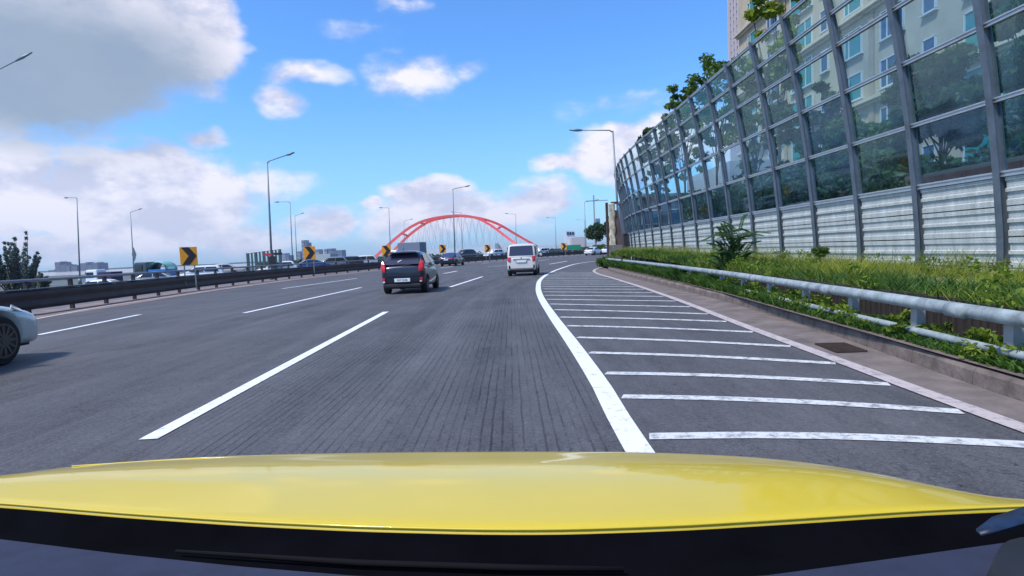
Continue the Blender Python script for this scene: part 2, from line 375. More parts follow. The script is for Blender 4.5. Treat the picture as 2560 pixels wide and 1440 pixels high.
for i in range(NR):
    for k in range(13):
        p = mr_[i].lerp(kr[i], k / 12); vs.append((p.x, p.y, 0))
    if i:
        for k in range(12): a = (i - 1) * 13 + k; fs.append((a, a + 1, a + 14, a + 13))
g = MB(); g.add(vs, fs); struct('road', g, ASPH)
g = MB(); ribbon(g, MED, -.9, 1.55, .004)                       # brown concrete margin under the median guardrail
for i in range(0): pass
struct('median_verge', g, mat('verge_concrete', (.22, .165, .15), .9, 0, .35, 1.6, .3, 18))
g = MB(); ribbon(g, MED, -24, -1.3, -.35); struct('opposite_road', g, mat('opposite_asphalt', (.13, .13, .14), .85, 0, .2, 2))
KB = spline([(3.75, -6), (3.8, 1), (3.91, 4.4), (4.22, 6.64), (4.49, 9.04), (4.80, 13.5), (5.04, 22.8), (5.3, 30), (5.7, 34.2), (6.9, 38.8), (9.8, 47.4), (14, 57.4), (20.6, 69.4), (33, 85)], 1.0)
kb = resample(KB, 120); ks = resample([p for p in KER if p.y < 86], 120); g = MB(); vs = []; fs = []
for i in range(120):
    vs += [(ks[i].x, ks[i].y, .004), (kb[i].x, kb[i].y, .012)]
    if i: k = 2 * i; fs.append((k - 2, k - 1, k + 1, k))
g.add(vs, fs); struct('gutter', g, CONC)
# kerb blocks: a raised step with joints, each block its own piece
kerb_t = thing('kerb', 'low weathered concrete kerb between the gutter and the right guardrail', 'kerb', (KB[0].x, KB[0].y, 0)); del kerb_t['category']; del kerb_t['label']; kerb_t['kind'] = 'structure'
kme = None
for i in range(6, len(KB) - 1):
    a, b = KB[i], KB[i + 1]; L = (b - a).length; ang = math.atan2(-(b - a).x, (b - a).y)
    if kme is None:
        q = MB(); q.loft([[(0.0, y, -.1), (.02, y, .13), (.05, y, .165), (.34, y, .17), (.36, y, -.1)] for y in (.006, .994)]); kme = q.mesh('kerb_block', KERB)
    o = link('kerb_block', kme, kerb_t, a - kerb_t.location + Vector((0, 0, random.uniform(-.006, .006))), ang); o.scale = (1, L, 1)
# lane markings
g = MB()
def dash(mb, a, b, wd):
    a = Vector(a); b = Vector(b); n = Vector(((b - a).y, -(b - a).x, 0)).normalized() * wd / 2; z = Vector((0, 0, .008 - a.z))
    mb.add([a - n + z, a + n + z, b + n + z, b - n + z], [(0, 1, 2, 3)])
dl = MB()
for p in [((370, 1100), (965, 780)), ((1125, 718), (1206, 692)), ((610, 783), (903, 719)), ((95, 838), (350, 787)), ((705, 722), (893, 696)),
          ((1110, 684), (1142, 678)), ((1100, 670), (1133, 666)), ((1374, 660.5), (1418, 653)), ((1220, 667), (1272, 663)), ((1205, 659), (1222, 657.5)), ((1232, 656), (1268, 653.5)), ((1345, 652), (1372, 649))]:
    a, b = ground(*p[0]), ground(*p[1]); wd = .15
    if a.y > 40: wd = .22
    dash(dl, a, b, wd)
struct('lane_dashes', dl, WLINE)
RL = spline([(.75, -4), (.78, 3.7), (.82, 5.6), (.82, 8.2), (.79, 11.7), (.80, 16.3), (.93, 20.65), (1.28, 26.1), (2.03, 32.2), (3.35, 39.8), (5.64, 50.3), (8.41, 57.4), (12.5, 65), (20, 77), (34, 93)], .5)
g = MB(); ribbon(g, RL, -.085, .10, .008); struct('solid_line', g, WLINE)
EL = spline([(-13.4, -4), (-13.4, 4), (-13.3, 14), (-14.9, 22), (-15.45, 33), (-15.3, 42), (-14.2, 51), (-12.1, 58), (-8, 68), (-3.2, 78), (3, 90), (12, 104), (24, 118)], 1.0)
g = MB(); ribbon(g, EL, -.10, .10, .009); struct('left_edge_line', g, PINK)
g = MB(); ribbon(g, KER, -.14, .02, .011); struct('right_edge_line', g, PINK)
def xat(path, Y):
    for i in range(1, len(path)):
        if path[i - 1].y <= Y < path[i].y:
            t = (Y - path[i - 1].y) / (path[i].y - path[i - 1].y); return path[i - 1].x + t * (path[i].x - path[i - 1].x)
    return path[-1].x
hatch = [(4.02, 3.50), (5.14, 4.27), (6.14, 5.16), (7.4, 6.12), (8.72, 7.22), (10.1, 8.5), (11.45, 9.75), (12.9, 10.9)]
y = 12.9
while y < 33: y += 1.42; hatch.append((y, y - 2.0 - (y - 12.9) * .03))
g = MB()
for i, (y0, y1) in enumerate([(2.9, 2.5)] + hatch):
    w0 = .07; a = Vector((xat(RL, y0) + .14, y0, .006)); b = Vector((xat(KER, y1) - .16, y1, .006)); t = (b - a); n = Vector((-t.y, t.x, 0)).normalized() * w0; k = 10; vs = []; fs = []
    for j in range(k + 1):
        q = a.lerp(b, j / k); q.y += .10 * math.sin(math.pi * j / k) * (1 if i < 9 else 0); q.y -= 0
        e = random.uniform(-.01, .01); vs += [q - n * (1 + e * 3), q + n * (1 - e * 3)]
        if j: m_ = 2 * j; fs.append((m_ - 2, m_, m_ + 1, m_ - 1))
    g.add(vs, fs)
struct('hatch_stripes', g, WORN)
# drain grate in the gutter
gp = ground(2100, 872); dg = thing('drain_grate', 'dark iron drain grate set in the gutter beside the right kerb', 'drain grate', (gp.x, gp.y, .01), R(-6))
q = MB(); q.box((0, 0, .004), (.34, .62, .01)); obj('pit', q, mat('drain_dark', (.02, .016, .014), .9), dg)
for k in range(9): q = MB(); q.box((0, -.27 + k * .0675, .013), (.36, .022, .014)); obj('bar', q, mat('rusty_iron', (.07, .045, .035), .8, .3, .3, 9), dg)

# ------------------------------------------------------------------ bank behind the right guardrail
RAILP = spline([(4.0, -1), (4.1, 3.2), (4.22, 4.8), (4.45, 7), (4.67, 9.4), (5.05, 13.5), (5.35, 18.5), (5.75, 27), (6.05, 36), (6.3, 39)], .25)
BAR0 = spline([(8.4, 3.85), (8.4, 14), (8.4, 28), (8.45, 36), (8.85, 42), (9.9, 49), (11.8, 56), (14.8, 63), (19, 71), (25, 79)], 2.0)
def bank_z(x, y):
    xr = xat(RAILP, max(0, min(y, 38.9))) + .40; t = max(0, min(1, (x - xr) / 3.0))
    return .50 + .10 * t + .32 * max(0, min(1, (y - 9) / 20)) + .05 * mnoise.noise(Vector((x * .7, y * .5, 0)))
g = MB(); vs = []; fs = []; ny = 90; nx = 16
for j in range(ny):
    yy = -2 + j * .62
    xr = (xat(RAILP, max(-.9, min(yy, 38.9))) if yy < 38.9 else 6.3 + (yy - 38.9) * .55) + .47
    for i in range(nx):
        x = xr + (i / (nx - 1)) ** 1.5 * 30
        vs.append((x, yy, bank_z(x, yy) if i < nx - 1 else 1.2))
    if j:
        for i in range(nx - 1): a = (j - 1) * nx + i; fs.append((a, a + 1, a + nx + 1, a + nx))
g.add(vs, fs); struct('bank', g, TURF, True)
g = MB(); ribbon(g, [p for p in RAILP if p.y < 39], -.22, .5, .19); struct('planting_strip', g, SOIL)
rw = thing('retaining_wall', 'dark brown ribbed retaining wall behind the right guardrail posts', 'retaining wall', (4.5, 3, 0))
PLK = mat('dark_brown_plank', (.034, .024, .021), .85, 0, .35, 3, .3, stretch=(6, 6, 1))
i = 0; pm = MB(); pm.box((0, 0, .35), (.05, .245, .44)); pm.box((-.03, -.06, .35), (.02, .05, .44)); pm.box((-.03, .06, .35), (.02, .05, .44)); pm = pm.mesh('plank', PLK)
while i < len(RAILP) - 1 and RAILP[i].y < 38:
    p = RAILP[i]
    if p.y > 2.5:
        n = nrm(RAILP, i); q = p + n * (.44 + random.uniform(-.008, .008)); o = link('plank', pm, rw, Vector((q.x, q.y, random.uniform(-.01, .015))) - rw.location, math.atan2(n.y, n.x)); o.scale.z = 1.08
    i += 1

# right guardrail: two galvanised tubes on posts
gr = thing('guardrail', 'galvanised two-tube guardrail along the right kerb in front of the grass', 'guardrail', (4.0, 0, 0))
rp = [p for p in RAILP if p.y > -1][::2]
q = MB(); q.tube([(p.x, p.y, .60 + (.0)) for p in rp], .066, 14); obj('upper_rail', q, GALV, gr, True, True)
q = MB(); q.tube([(p.x, p.y, .295) for p in rp], .040, 12); obj('lower_rail', q, GALV, gr, True, True)
pm = MB(); pm.box((.10, 0, .38), (.09, .11, .46)); pm.box((.03, 0, .6), (.1, .07, .05)); pm.box((.03, 0, .295), (.1, .06, .04)); pm = pm.mesh('post', GALVP)
py = [3.6, 5.0, 6.4, 7.85, 9.4]
while py[-1] < 37: py.append(py[-1] + 1.65)
sl = MB(); sl.tube([(0, -.12, .6), (0, .12, .6)], 00.0695, 14); sl = sl.mesh('sleeve', GALV, True)
for k, y in enumerate(py):
    x = xat(RAILP, y); link('post', pm, gr, Vector((x, y, 0)) - gr.location, R(-4))
    if k % 2: link('sleeve', sl, gr, Vector((x, y + .5, 0)) - gr.location, R(-5))

# leaves and grass
def leafy(name, mt, centres, per, ls, spread, seed, flat=.7):
    r = np.random.default_rng(seed); V = []; 
    c = np.repeat(np.array([[*p[:3]] for p in centres]), per, 0); rad = np.repeat(np.array([p[3] for p in centres]), per)
    n = len(c); d = r.normal(size=(n, 3)); d /= np.linalg.norm(d, axis=1)[:, None]; rr = rad * (r.random(n) ** .45)
    pos = c + d * rr[:, None] * np.array([1, 1, flat])
    a = r.normal(size=(n, 3)); a /= np.linalg.norm(a, axis=1)[:, None]; b = np.cross(a, r.normal(size=(n, 3))); b /= np.linalg.norm(b, axis=1)[:, None]
    s = ls * (0.6 + .8 * r.random(n))[:, None]
    Vv = np.stack([pos - a * s, pos + b * s * .45, pos + a * s, pos - b * s * .45], 1).reshape(-1, 3)
    base = (np.arange(n) * 4)[:, None]; f = (base + np.array([[0, 1, 2, 3]])).tolist()
    me = bpy.data.meshes.new(name); me.from_pydata(Vv.tolist(), [], f); me.materials.append(mt); return me
def blades(P, H, W, lean, col, name, label, cat=None):
    n = len(P); ang = rng.uniform(0, 2 * math.pi, n); dx, dy = np.cos(ang), np.sin(ang); la = rng.uniform(0, 2 * math.pi, n)
    lx, ly = np.cos(la) * lean * H, np.sin(la) * lean * H
    V = np.zeros((n, 7, 3))
    for k, (t, wk) in enumerate(((0, 1), (.38, .9), (.74, .6))):
        cx = P[:, 0] + lx * t * t; cy = P[:, 1] + ly * t * t; cz = P[:, 2] + H * t
        for s_, j in ((-1, 0), (1, 1)):
            V[:, 2 * k + j, 0] = cx + s_ * dx * W * wk / 2; V[:, 2 * k + j, 1] = cy + s_ * dy * W * wk / 2; V[:, 2 * k + j, 2] = cz
    V[:, 6, 0] = P[:, 0] + lx; V[:, 6, 1] = P[:, 1] + ly; V[:, 6, 2] = P[:, 2] + H * .96
    base = (np.arange(n) * 7)[:, None]
    quads = np.concatenate([base + np.array([[0, 1, 3, 2]]), base + np.array([[2, 3, 5, 4]])]).tolist(); tris = (base + np.array([[4, 5, 6]])).tolist()
    me = bpy.data.meshes.new(name); me.from_pydata(V.reshape(-1, 3).tolist(), [], quads + tris); me.materials.append(col)
    o = link(name, me); o['kind'] = 'stuff'; o['label'] = label; o['category'] = cat or 'grass'; return o
def scat(n, y0, y1, x0f, x1f, zf, dens=None):
    out = []
    ys = y0 + (y1 - y0) * rng.random(n) ** 1.35
    for yy in ys:
        a, b = x0f(yy), x1f(yy); xx = a + (b - a) * rng.random()
        out.append((xx, yy, zf(xx, yy)))
    return np.array(out)
GR = leaf_mat('grass_bright', (.15, .20, .012), (.48, .50, .07), .5)
GR2 = leaf_mat('weed_green', (.025, .075, .012), (.09, .18, .025), .4)
rx = lambda yy: (xat(RAILP, max(-.9, min(yy, 38.9))) if yy < 38.9 else 6.3 + (yy - 38.9) * .5)
def gz(x, y): return bank_z(x, y) - .02
P = scat(90000, 3, 50, lambda y: rx(y) + .38, lambda y: 8.7 + max(0, y - 40) * .25, gz)
keep = np.array([mnoise.noise(Vector((p[0] * .9, p[1] * .5, 21))) for p in P]) > rng.uniform(-.75, .05, len(P)); P = P[keep]
cl = np.array([mnoise.noise(Vector((p[0] * 1.1, p[1] * .6, 3))) for p in P]); cl2 = np.array([mnoise.noise(Vector((p[0] * .5, p[1] * .22, 9))) for p in P])
Hh = (.06 + .19 * rng.random(len(P)) ** 1.8) * (1 + 1.3 * np.clip(cl, -.6, .8)) * (1 + .7 * cl2); far = np.clip(P[:, 1] / 18, 1, 2.4)
blades(P, Hh, (.006 + .006 * rng.random(len(P))) * far, .75, GR, 'grass', 'bright yellow-green grass on the bank below the noise barrier')
P = scat(9000, 4, 48, lambda y: 7.2 + max(0, y - 40) * .2, lambda y: 8.42 + max(0, y - 38) * .18, gz)
kk = np.array([mnoise.noise(Vector((p[0] * .8, p[1] * .45, 31))) for p in P]); P = P[kk > rng.uniform(-.3, .25, len(P))]
blades(P, .22 + .36 * rng.random(len(P)), (.005 + .005 * rng.random(len(P))) * np.clip(P[:, 1] / 16, 1, 2.4), .45, leaf_mat('dry_grass', (.14, .20, .02), (.36, .36, .12), .4), 'tall_grass', 'tall wispy weeds against the foot of the white metal panels')
P = scat(12000, 3, 42, lambda y: rx(y) + .38, lambda y: rx(y) + 1.6, gz)
blades(P, .16 + .16 * rng.random(len(P)), (.012 + .01 * rng.random(len(P))) * np.clip(P[:, 1] / 12, 1, 2.5), .7, GR2, 'weeds', 'darker green weeds leaning over the upper guardrail tube')
P = scat(26000, 3.5, 39, lambda y: rx(y) - .16, lambda y: rx(y) + .38, lambda x, y: .18)
k1 = np.array([mnoise.noise(Vector((p[1] * .9, 0, 7))) for p in P]); hh = (.07 + .10 * rng.random(len(P))) * (1 + .8 * k1) * np.clip((P[:, 1] - 4) / 6, .75, 2.4)
blades(P, hh, (.018 + .016 * rng.random(len(P))) * np.clip(P[:, 1] / 10, 1, 3), .9, GR2, 'verge_weeds', 'low green weeds growing on the strip under the lower guardrail tube')

r = np.random.default_rng(77); wc = []
for k in range(80):
    yy = 4 + 36 * r.random() ** 1.5; x_ = rx(yy) + .40 + (8.0 - rx(yy)) * r.random() ** 1.4; s_ = r.uniform(.06, .16)
    for j in range(4): wc.append((x_ + r.normal() * s_, yy + r.normal() * s_ * 2, bank_z(x_, yy) + r.uniform(.05, .30), s_))
for k in range(110):
    yy = 4.5 + 32 * r.random() ** 1.3; x_ = rx(yy) + r.uniform(-.12, .38); s_ = r.uniform(.05, .12)
    for j in range(4): wc.append((x_ + r.normal() * s_ * .6, yy + r.normal() * s_ * 2.4, .2 + r.uniform(.02, .10 + .012 * yy), s_))
me = leafy('broad_weeds', leaf_mat('broad_weed_leaf', (.06, .13, .012), (.22, .29, .03), .4), wc, 26, .034, 1, 9); o = link('broad_weeds', me); o['kind'] = 'stuff'; o['label'] = 'broad-leaved weeds scattered through the grass and under the guardrail'; o['category'] = 'weeds'
# ------------------------------------------------------------------ noise barrier
ZR = [2.28, 3.50, 4.72, 5.80, 6.52, 7.22]
def lean(z): t = max(0, z - 1.0); return .05 * t + .014 * t * t
BP = BAR0
nb = thing('noise_barrier', 'tall grey-framed noise barrier of tinted glass panes over white louvred metal panels', 'noise barrier', (8.4, 3, 0))
BZ = .05
# H-section post bent towards the road
q = MB(); zs = [BZ, 1.2, 2.3, 3.3, 4.3, 5.3, 6.2, 6.8, 7.30]
for (a, b, c, d) in ((-.09, -.078, -.068, .068), (.048, .06, -.068, .068), (-.078, .048, -.012, .012)):
    q.loft([[(-lean(z) + a, c, z), (-lean(z) + b, c, z), (-lean(z) + b, d, z), (-lean(z) + a, d, z)] for z in zs])
post_me = q.mesh('post', POSTM)
PANES = [pane_mat('tinted_pane', (.80, .93, .94), .1), pane_mat('tinted_pane_blue', (.73, .88, .96), .1), pane_mat('tinted_pane_clear', (.88, .97, .97), .06)]
def unit_pane(z0, z1, mt):
    q = MB(); q.slab([(-lean(z0), .10, z0), (-lean(z0), 1.90, z0), (-lean(z1), 1.90, z1), (-lean(z1), .10, z1)], .012); return q.mesh('glass_pane', mt)
pane_me = [[unit_pane(ZR[k] + .045, ZR[k + 1] - .045, mt) for mt in PANES] for k in range(5)]
def unit_rail(z, h=.075):
    q = MB(); q.box((-lean(z) - .01, 1.0, z), (.07, 1.97, h)); q.box((-lean(z) - .052, 1.0, z + h * .32), (.02, 1.95, h * .3)); return q.mesh('rail', RAILM)
rail_me = [unit_rail(z, .10 if k == 0 else .08) for k, z in enumerate(ZR)]
# metal panel: louvred strips between flat ribs
PM = mat('white_panel_metal', (.52, .535, .50), .65, .0, .22, 2.2, .0, stretch=(3, 3, .5))
t = PM.node_tree; n = t.nodes
tcn = n.new('ShaderNodeTexCoord'); br = n.new('ShaderNodeTexBrick'); mp = n.new('ShaderNodeMapping'); sp = n.new('ShaderNodeCombineXYZ'); se = n.new('ShaderNodeSeparateXYZ')
t.links.new(tcn.outputs['Object'], se.inputs[0]); t.links.new(se.outputs[1], sp.inputs[0]); t.links.new(se.outputs[2], sp.inputs[1]); t.links.new(sp.outputs[0], br.inputs[0])
br.inputs['Scale'].default_value = 1; br.inputs['Brick Width'].default_value = .085; br.inputs['Row Height'].default_value = .032; br.inputs['Mortar Size'].default_value = .010; br.inputs['Mortar Smooth'].default_value = .3
br.inputs[1].default_value = (0, 0, 0, 1); br.inputs[2].default_value = (0, 0, 0, 1); br.inputs[3].default_value = (1, 1, 1, 1)
pb = n['Principled BSDF']; old = pb.inputs['Base Color'].links[0].from_socket; mx = n.new('ShaderNodeMix'); mx.data_type = 'RGBA'; mx.blend_type = 'MULTIPLY'
mr2 = n.new('ShaderNodeMapRange'); mr2.inputs[3].default_value = .78; mr2.inputs[4].default_value = 1; t.links.new(br.outputs[0], mr2.inputs[0])
cmb = n.new('ShaderNodeCombineColor'); [t.links.new(mr2.outputs[0], cmb.inputs[k]) for k in range(3)]
mx.inputs[0].default_value = 1; t.links.new(old, mx.inputs[6]); t.links.new(cmb.outputs[0], mx.inputs[7]); t.links.new(mx.outputs[2], pb.inputs['Base Color'])
PM2 = mat('plain_panel_metal', (.52, .54, .53), .5, .1, .15, 1.2)
def unit_panel(z0, z1):
    q = MB(); h = z1 - z0
    prof = [(.04, 0), (0, .012), (0, .10), (.022, .112), (.022, .22), (-.008, .235), (-.008, .29), (.022, .302), (.022, .41), (0, .425), (0, h - .014), (.04, h)]
    vs = []; 
    for y in (.095, 1.905): vs += [(-lean(z0 + b) + a - .02, y, z0 + b) for a, b in prof]
    k = len(prof); q.add(vs + [(.06, .095, z0), (.06, 1.905, z0), (.06, .095, z1), (.06, 1.905, z1)], [(i, i + 1, k + i + 1, k + i) for i in range(k - 1)] + [(2 * k, 2 * k + 1, 2 * k + 3, 2 * k + 2)])
    return q.mesh('metal_panel', PM)
panel_me = [unit_panel(.175, .695), unit_panel(.70, 1.22), unit_panel(1.225, 1.735), unit_panel(1.74, 2.235)]
NS = len(BP) - 1
for i in range(NS):
    a, b = BP[i], BP[i + 1]; t_ = b - a; rz = math.atan2(-t_.x, t_.y); loc = a - nb.location; loc.z = 0
    link('post', post_me, nb, loc, rz)
    sc = t_.length / 2.0
    for k in range(5):
        o = link('glass_pane', pane_me[k][random.choice((0, 0, 1, 1, 2) if k < 3 else (0, 2, 2))], nb, loc, rz); o.scale.y = sc
    for k in range(6):
        o = link('rail', rail_me[k], nb, loc, rz); o.scale.y = sc
    for k in range(4):
        o = link('metal_panel', panel_me[k], nb, loc + Vector((0, 0, random.uniform(-.004, .004))), rz); o.scale.y = sc
link('post', post_me, nb, Vector((BP[NS].x, BP[NS].y, 0)) - Vector((8.4, 3, 0)), 0)

# weathered end section of an older barrier
ep = at(1536, 648, 41); ep.z = 0
en = thing('barrier_end', 'weathered rusty barrier end with peeling cream panel beside the lamp post', 'barrier', ep)
q = MB(); q.box((-.42, 0, 2.4), (.16, .2, 4.1), taper=1); q.box((.14, .05, 4.42), (.5, .2, .16)); obj('post', q, mat('dark_rust', (.07, .045, .04), .8, .2, .4, 4), en)
q = MB(); vs = []; fs = []
for j in range(22):
    z = 1.15 + j * .155
    for i in range(5): vs.append((-.30 + i * .105 + .02 * math.sin(j * 1.7), -.12 + .05 * math.sin(i * 2.1 + j * .9), z))
    if j:
        for i in range(4): a_ = (j - 1) * 5 + i; fs.append((a_, a_ + 1, a_ + 6, a_ + 5))
q.add(vs, fs); o = obj('cream_panel', q, mat('peeling_cream', (.55, .47, .34), .7, 0, .55, 2.6, .4), en, True); sm = o.modifiers.new('s', 'SOLIDIFY'); sm.thickness = .05
q = MB(); q.loft([[(.16, -.05, .3), (.78, -.05, .3), (.78, .15, .3), (.16, .15, .3)], [(.14, -.05, 2.6), (.52, -.05, 2.6), (.52, .15, 2.6), (.14, .15, 2.6)], [(.13, -.05, 3.9), (.34, -.05, 3.9), (.34, .15, 3.9), (.13, .15, 3.9)]]); obj('brown_panel', q, mat('brown_rust_panel', (.12, .08, .075), .8, .1, .35, 3), en)
q = MB(); q.box((.12, .05, .72), (1.15, .5, 1.5), taper=.8); obj('concrete_base', q, mat('grey_base_concrete', (.16, .15, .15), .9, 0, .3, 2), en)
cp = at(1572, 640, 45); cp.z = 0
cb_ = thing('utility_cabinet', 'dark metal cabinet at the foot of the street lamp by the barrier', 'cabinet', cp)
q = MB(); q.box((0, 0, 1.25), (.8, .7, 2.0)); obj('body', q, mat('cabinet_dark', (.035, .03, .035), .6, .3, .2, 3), cb_, bevel=.02)
q = MB(); q.box((0, 0, 2.30), (.9, .8, .06)); obj('lid', q, mat('cabinet_lid', (.05, .045, .05), .6), cb_)

# ------------------------------------------------------------------ foliage
def crown_centres(r, rx_, rz_, zc, n, ks=.30):
    out = []
    for _ in range(n):
        while True:
            p = r.uniform(-1, 1, 3)
            if .25 < np.linalg.norm(p) < 1: break
        k = ks * rx_ * r.uniform(.6, 1.2); out.append((p[0] * rx_ * .8, p[1] * rx_ * .8, zc + p[2] * rz_ * .82, k))
    return out
BARK = mat('bark', (.07, .05, .04), .9, 0, .4, 6, .4)
def tree(loc, H, rx_, rz_, seed, mt, label, group=None, n=34, per=230, ls=.10, cat='tree', name='tree', trunk_r=.12, ks=.30):
    r = np.random.default_rng(seed); t = thing(name, label, cat, loc, r.uniform(0, 6), group); zc = H - rz_
    cs = crown_centres(r, rx_, rz_, zc, n, ks)
    link('crown', leafy('crown', mt, cs, per, ls, 1, seed), t)
    q = MB(); top = Vector((.1, .1, zc + rz_ * .3)); q.tube([(0, 0, -.3), (.03, 0, zc * .4), (.05, .05, zc * .8), top], [trunk_r, trunk_r * .8, trunk_r * .6, trunk_r * .25], 7)
    for c in cs[:14]: s0 = Vector((.04, .03, zc * r.uniform(.45, .9))); e = Vector(c[:3]); q.tube([s0, s0.lerp(e, .5) + Vector((0, 0, .15)), e], [trunk_r * .4, trunk_r * .25, .012], 5)
    obj('trunk', q, BARK, t); return t
LF_D = leaf_mat('leaf_dark', (.010, .035, .012), (.045, .10, .022), .3)
LF_M = leaf_mat('leaf_mid', (.035, .085, .014), (.13, .22, .03), .45)
LF_Y = leaf_mat('leaf_yellow', (.12, .19, .01), (.32, .38, .03), .45)
LF_B = leaf_mat('leaf_bluish', (.08, .12, .10), (.25, .30, .27), .5)
BG = 'trees behind the noise barrier'
bt = [(2600, 0, 17, 10.0, 1.7, 4.2, LF_D, 'dark tree behind the glass at the far right edge of the view'),
      (2345, 0, 21, 8.0, 1.9, 2.0, LF_D, 'round dark tree behind the glass in front of the large teal window'),
      (2180, 0, 24, 6.6, 2.1, 2.0, LF_M, 'mid-green tree behind the glass left of the round dark tree'),
      (2030, 0, 28, 9.2, 2.4, 3.0, LF_D, 'tall dark tree behind the glass below the small facade windows'),
      (1950, 0, 31, 15.6, 2.0, 3.6, LF_Y, 'yellow-green tree rising above the barrier in front of the apartment block'),
      (1885, 0, 34, 12.9, 2.0, 4.4, LF_M, 'loose mid-green tree behind the glass where the tower meets the barrier top'),
      (1795, 0, 37, 14.2, 2.9, 4.2, LF_M, 'tree with crown showing over the barrier top left of the tower'),
      (1715, 0, 43, 13.6, 2.4, 4.2, LF_M, 'narrow tree poking spiky twigs above the barrier top'),
      (1650, 0, 49, 12.2, 2.2, 3.8, LF_D, 'small tree poking above the far part of the barrier')]
for k, (u, X, Y, H, rx_, rz_, mt, lb) in enumerate(bt):
    Yp = Y; Xp = (u + (H - 1.35) * .5 * 64 / Y * .5 - 1280) / F * Yp
    tree((Xp, Yp, .9), H - .9, rx_, rz_, 20 + k, mt, lb, BG, n=(44, 44, 40, 44, 34, 60, 70, 60, 60)[k], per=420 if k < 3 else (130 if k < 5 else 55), ls=.12 + Y * .0012, trunk_r=.09, ks=.30 if k < 3 else (.22 if k < 5 else .17))
UB = 'understorey bushes behind the noise barrier'
for k, (u, Y, H, lb) in enumerate([(2500, 15, 2.6, 'dark bush behind the metal panels at the far right'), (2330, 17.5, 2.7, 'dark bush below the round dark tree'), (2130, 21, 2.9, 'dark bush left of the round dark tree foot'),
                                   (1985, 24, 3.3, 'dark bush behind the glass, below the tall dark tree'), (1900, 28, 3.6, 'bush behind the glass, second from the left of the bushes'), (1830, 33, 3.8, 'leftmost bush behind the glass')]):
    tree(((u - 1280) / F * Y, Y, .9), H, 2.8, 1.5, 60 + k, LF_D, lb, UB, n=40, per=300, ls=.12, cat='bush', name='bush', trunk_r=.05)
# leafy sapling in front of the barrier, sticking out over the guardrail
sp_ = Vector((xat(RAILP, 15.2) + .45, 15.2, .6)); sp_.x = (1835 - 1280) / F * 15.2
sh = thing('sapling', 'dark green leafy sapling growing over the guardrail in front of the metal panels', 'sapling', sp_)
r = np.random.default_rng(5); q = MB(); V = []; Fc = []
for k in range(64):
    a = r.uniform(0, 2 * math.pi); el_ = r.uniform(-.1, 1.3); L = r.uniform(.40, .62); s0 = Vector((r.uniform(-.15, .15), r.uniform(-.15, .15), r.uniform(-.3, .75))); d = Vector((math.cos(a) * math.cos(el_), math.sin(a) * math.cos(el_), math.sin(el_)))
    e = s0 + d * L + Vector((0, 0, -.06)); mid = s0.lerp(e, .5) + Vector((0, 0, .08)); q.tube([s0, mid, e], [.008, .006, .003], 4)
    side = d.cross(Vector((0, 0, 1))).normalized()
    for j in range(13):
        t0 = .15 + j * .064; pc = s0.lerp(mid, min(1, t0 * 2)) if t0 < .5 else mid.lerp(e, min(1, t0 * 2 - 1))
        for sgn in (-1, 1):
            tip = pc + side * sgn * .095 + d * .05 + Vector((0, 0, -.035)); m1 = pc.lerp(tip, .5) + d * .022; m2 = pc.lerp(tip, .5) - d * .022
            b0 = len(V); V += [pc, m1, tip, m2]; Fc.append((b0, b0 + 1, b0 + 2, b0 + 3))
q.tube([(0, 0, -.5), (0, 0, .5)], [.018, .01], 6); obj('stem', q, mat('green_stem', (.06, .08, .03), .7), sh)
me = bpy.data.meshes.new('leaves'); me.from_pydata([tuple(x) for x in V], [], Fc); me.materials.append(leaf_mat('sapling_leaf', (.02, .07, .02), (.06, .15, .04), .35)); link('leaves', me, sh); sh.scale = (1.35, 1.35, 1.4)
for (u, v, Y, s_, lb) in ((2050, 632, 13.5, .17, 'small leafy weed clump at the foot of a barrier post'), (1512, 652, 37.5, .62, 'light green shrub at the end of the guardrail')):
    p = at(u, v, Y); 
    if Y > 20: p.z = .35
    tt = thing('shrub', lb, 'shrub', p); link('leaves', leafy('leaves', LF_M, [(random.uniform(-s_, s_) * .6, random.uniform(-s_, s_) * .6, random.uniform(-.3, .5) * s_, s_ * .5) for _ in range(16)], 90, .032 if Y < 20 else .09, 1, 3), tt)
    q = MB(); q.tube([(0, 0, -.45), (0, 0, .2)], .012, 5); obj('stem', q, MATS['green_stem'], tt)
# far-left and far-right trees, low scrub
def feather(u, v, Y, H, label, mt, seed, wd=1.5):
    b = at(u, v, Y); r = np.random.default_rng(seed); t = thing('tree', label, 'tree', (b.x, b.y, -.4)); cs = []; q = MB()
    for k in range(20):
        x = r.uniform(-wd, wd); y_ = r.uniform(-wd, wd) * .6; h = H * r.uniform(.62, 1) * (1 - abs(x) / wd * .45); q.tube([(x * .3, y_ * .3, 0), (x * .8, y_ * .8, h * .5), (x, y_, h)], [.07, .04, .01], 5)
        for j in range(9): z = h * (.25 + .75 * j / 8); cs.append((x * (.4 + .6 * j / 8) + r.normal() * .12, y_ * (.4 + .6 * j / 8), z, .32 * (1.15 - j / 9)))
    obj('trunk', q, BARK, t); link('crown', leafy('crown', mt, cs, 42, .11, 1, seed, 1.5), t)
feather(42, 690, 48, 5.6, 'feathery grey-green tree beyond the median at the far left', LF_B, 11, 2.1)
feather(-40, 690, 46, 4.9, 'feathery tree cut by the left edge of the view', LF_B, 12, 1.3)
feather(92, 695, 52, 2.0, 'low feathery bush right of the grey-green tree at far left', LF_B, 13, .9)
p = at(1490, 612, 140); tree((p.x, p.y, -.4), 7.8, 3.1, 2.3, 41, LF_D, 'dark round tree beyond the white sedans at the bend', None, n=40, per=160, ls=.22)
p = at(1531, 612, 120); tree((p.x, p.y, -.4), 8.5, 2.2, 3.2, 43, LF_D, 'dark tree half hidden behind the rusty barrier end', None, n=26, per=160, ls=.22)
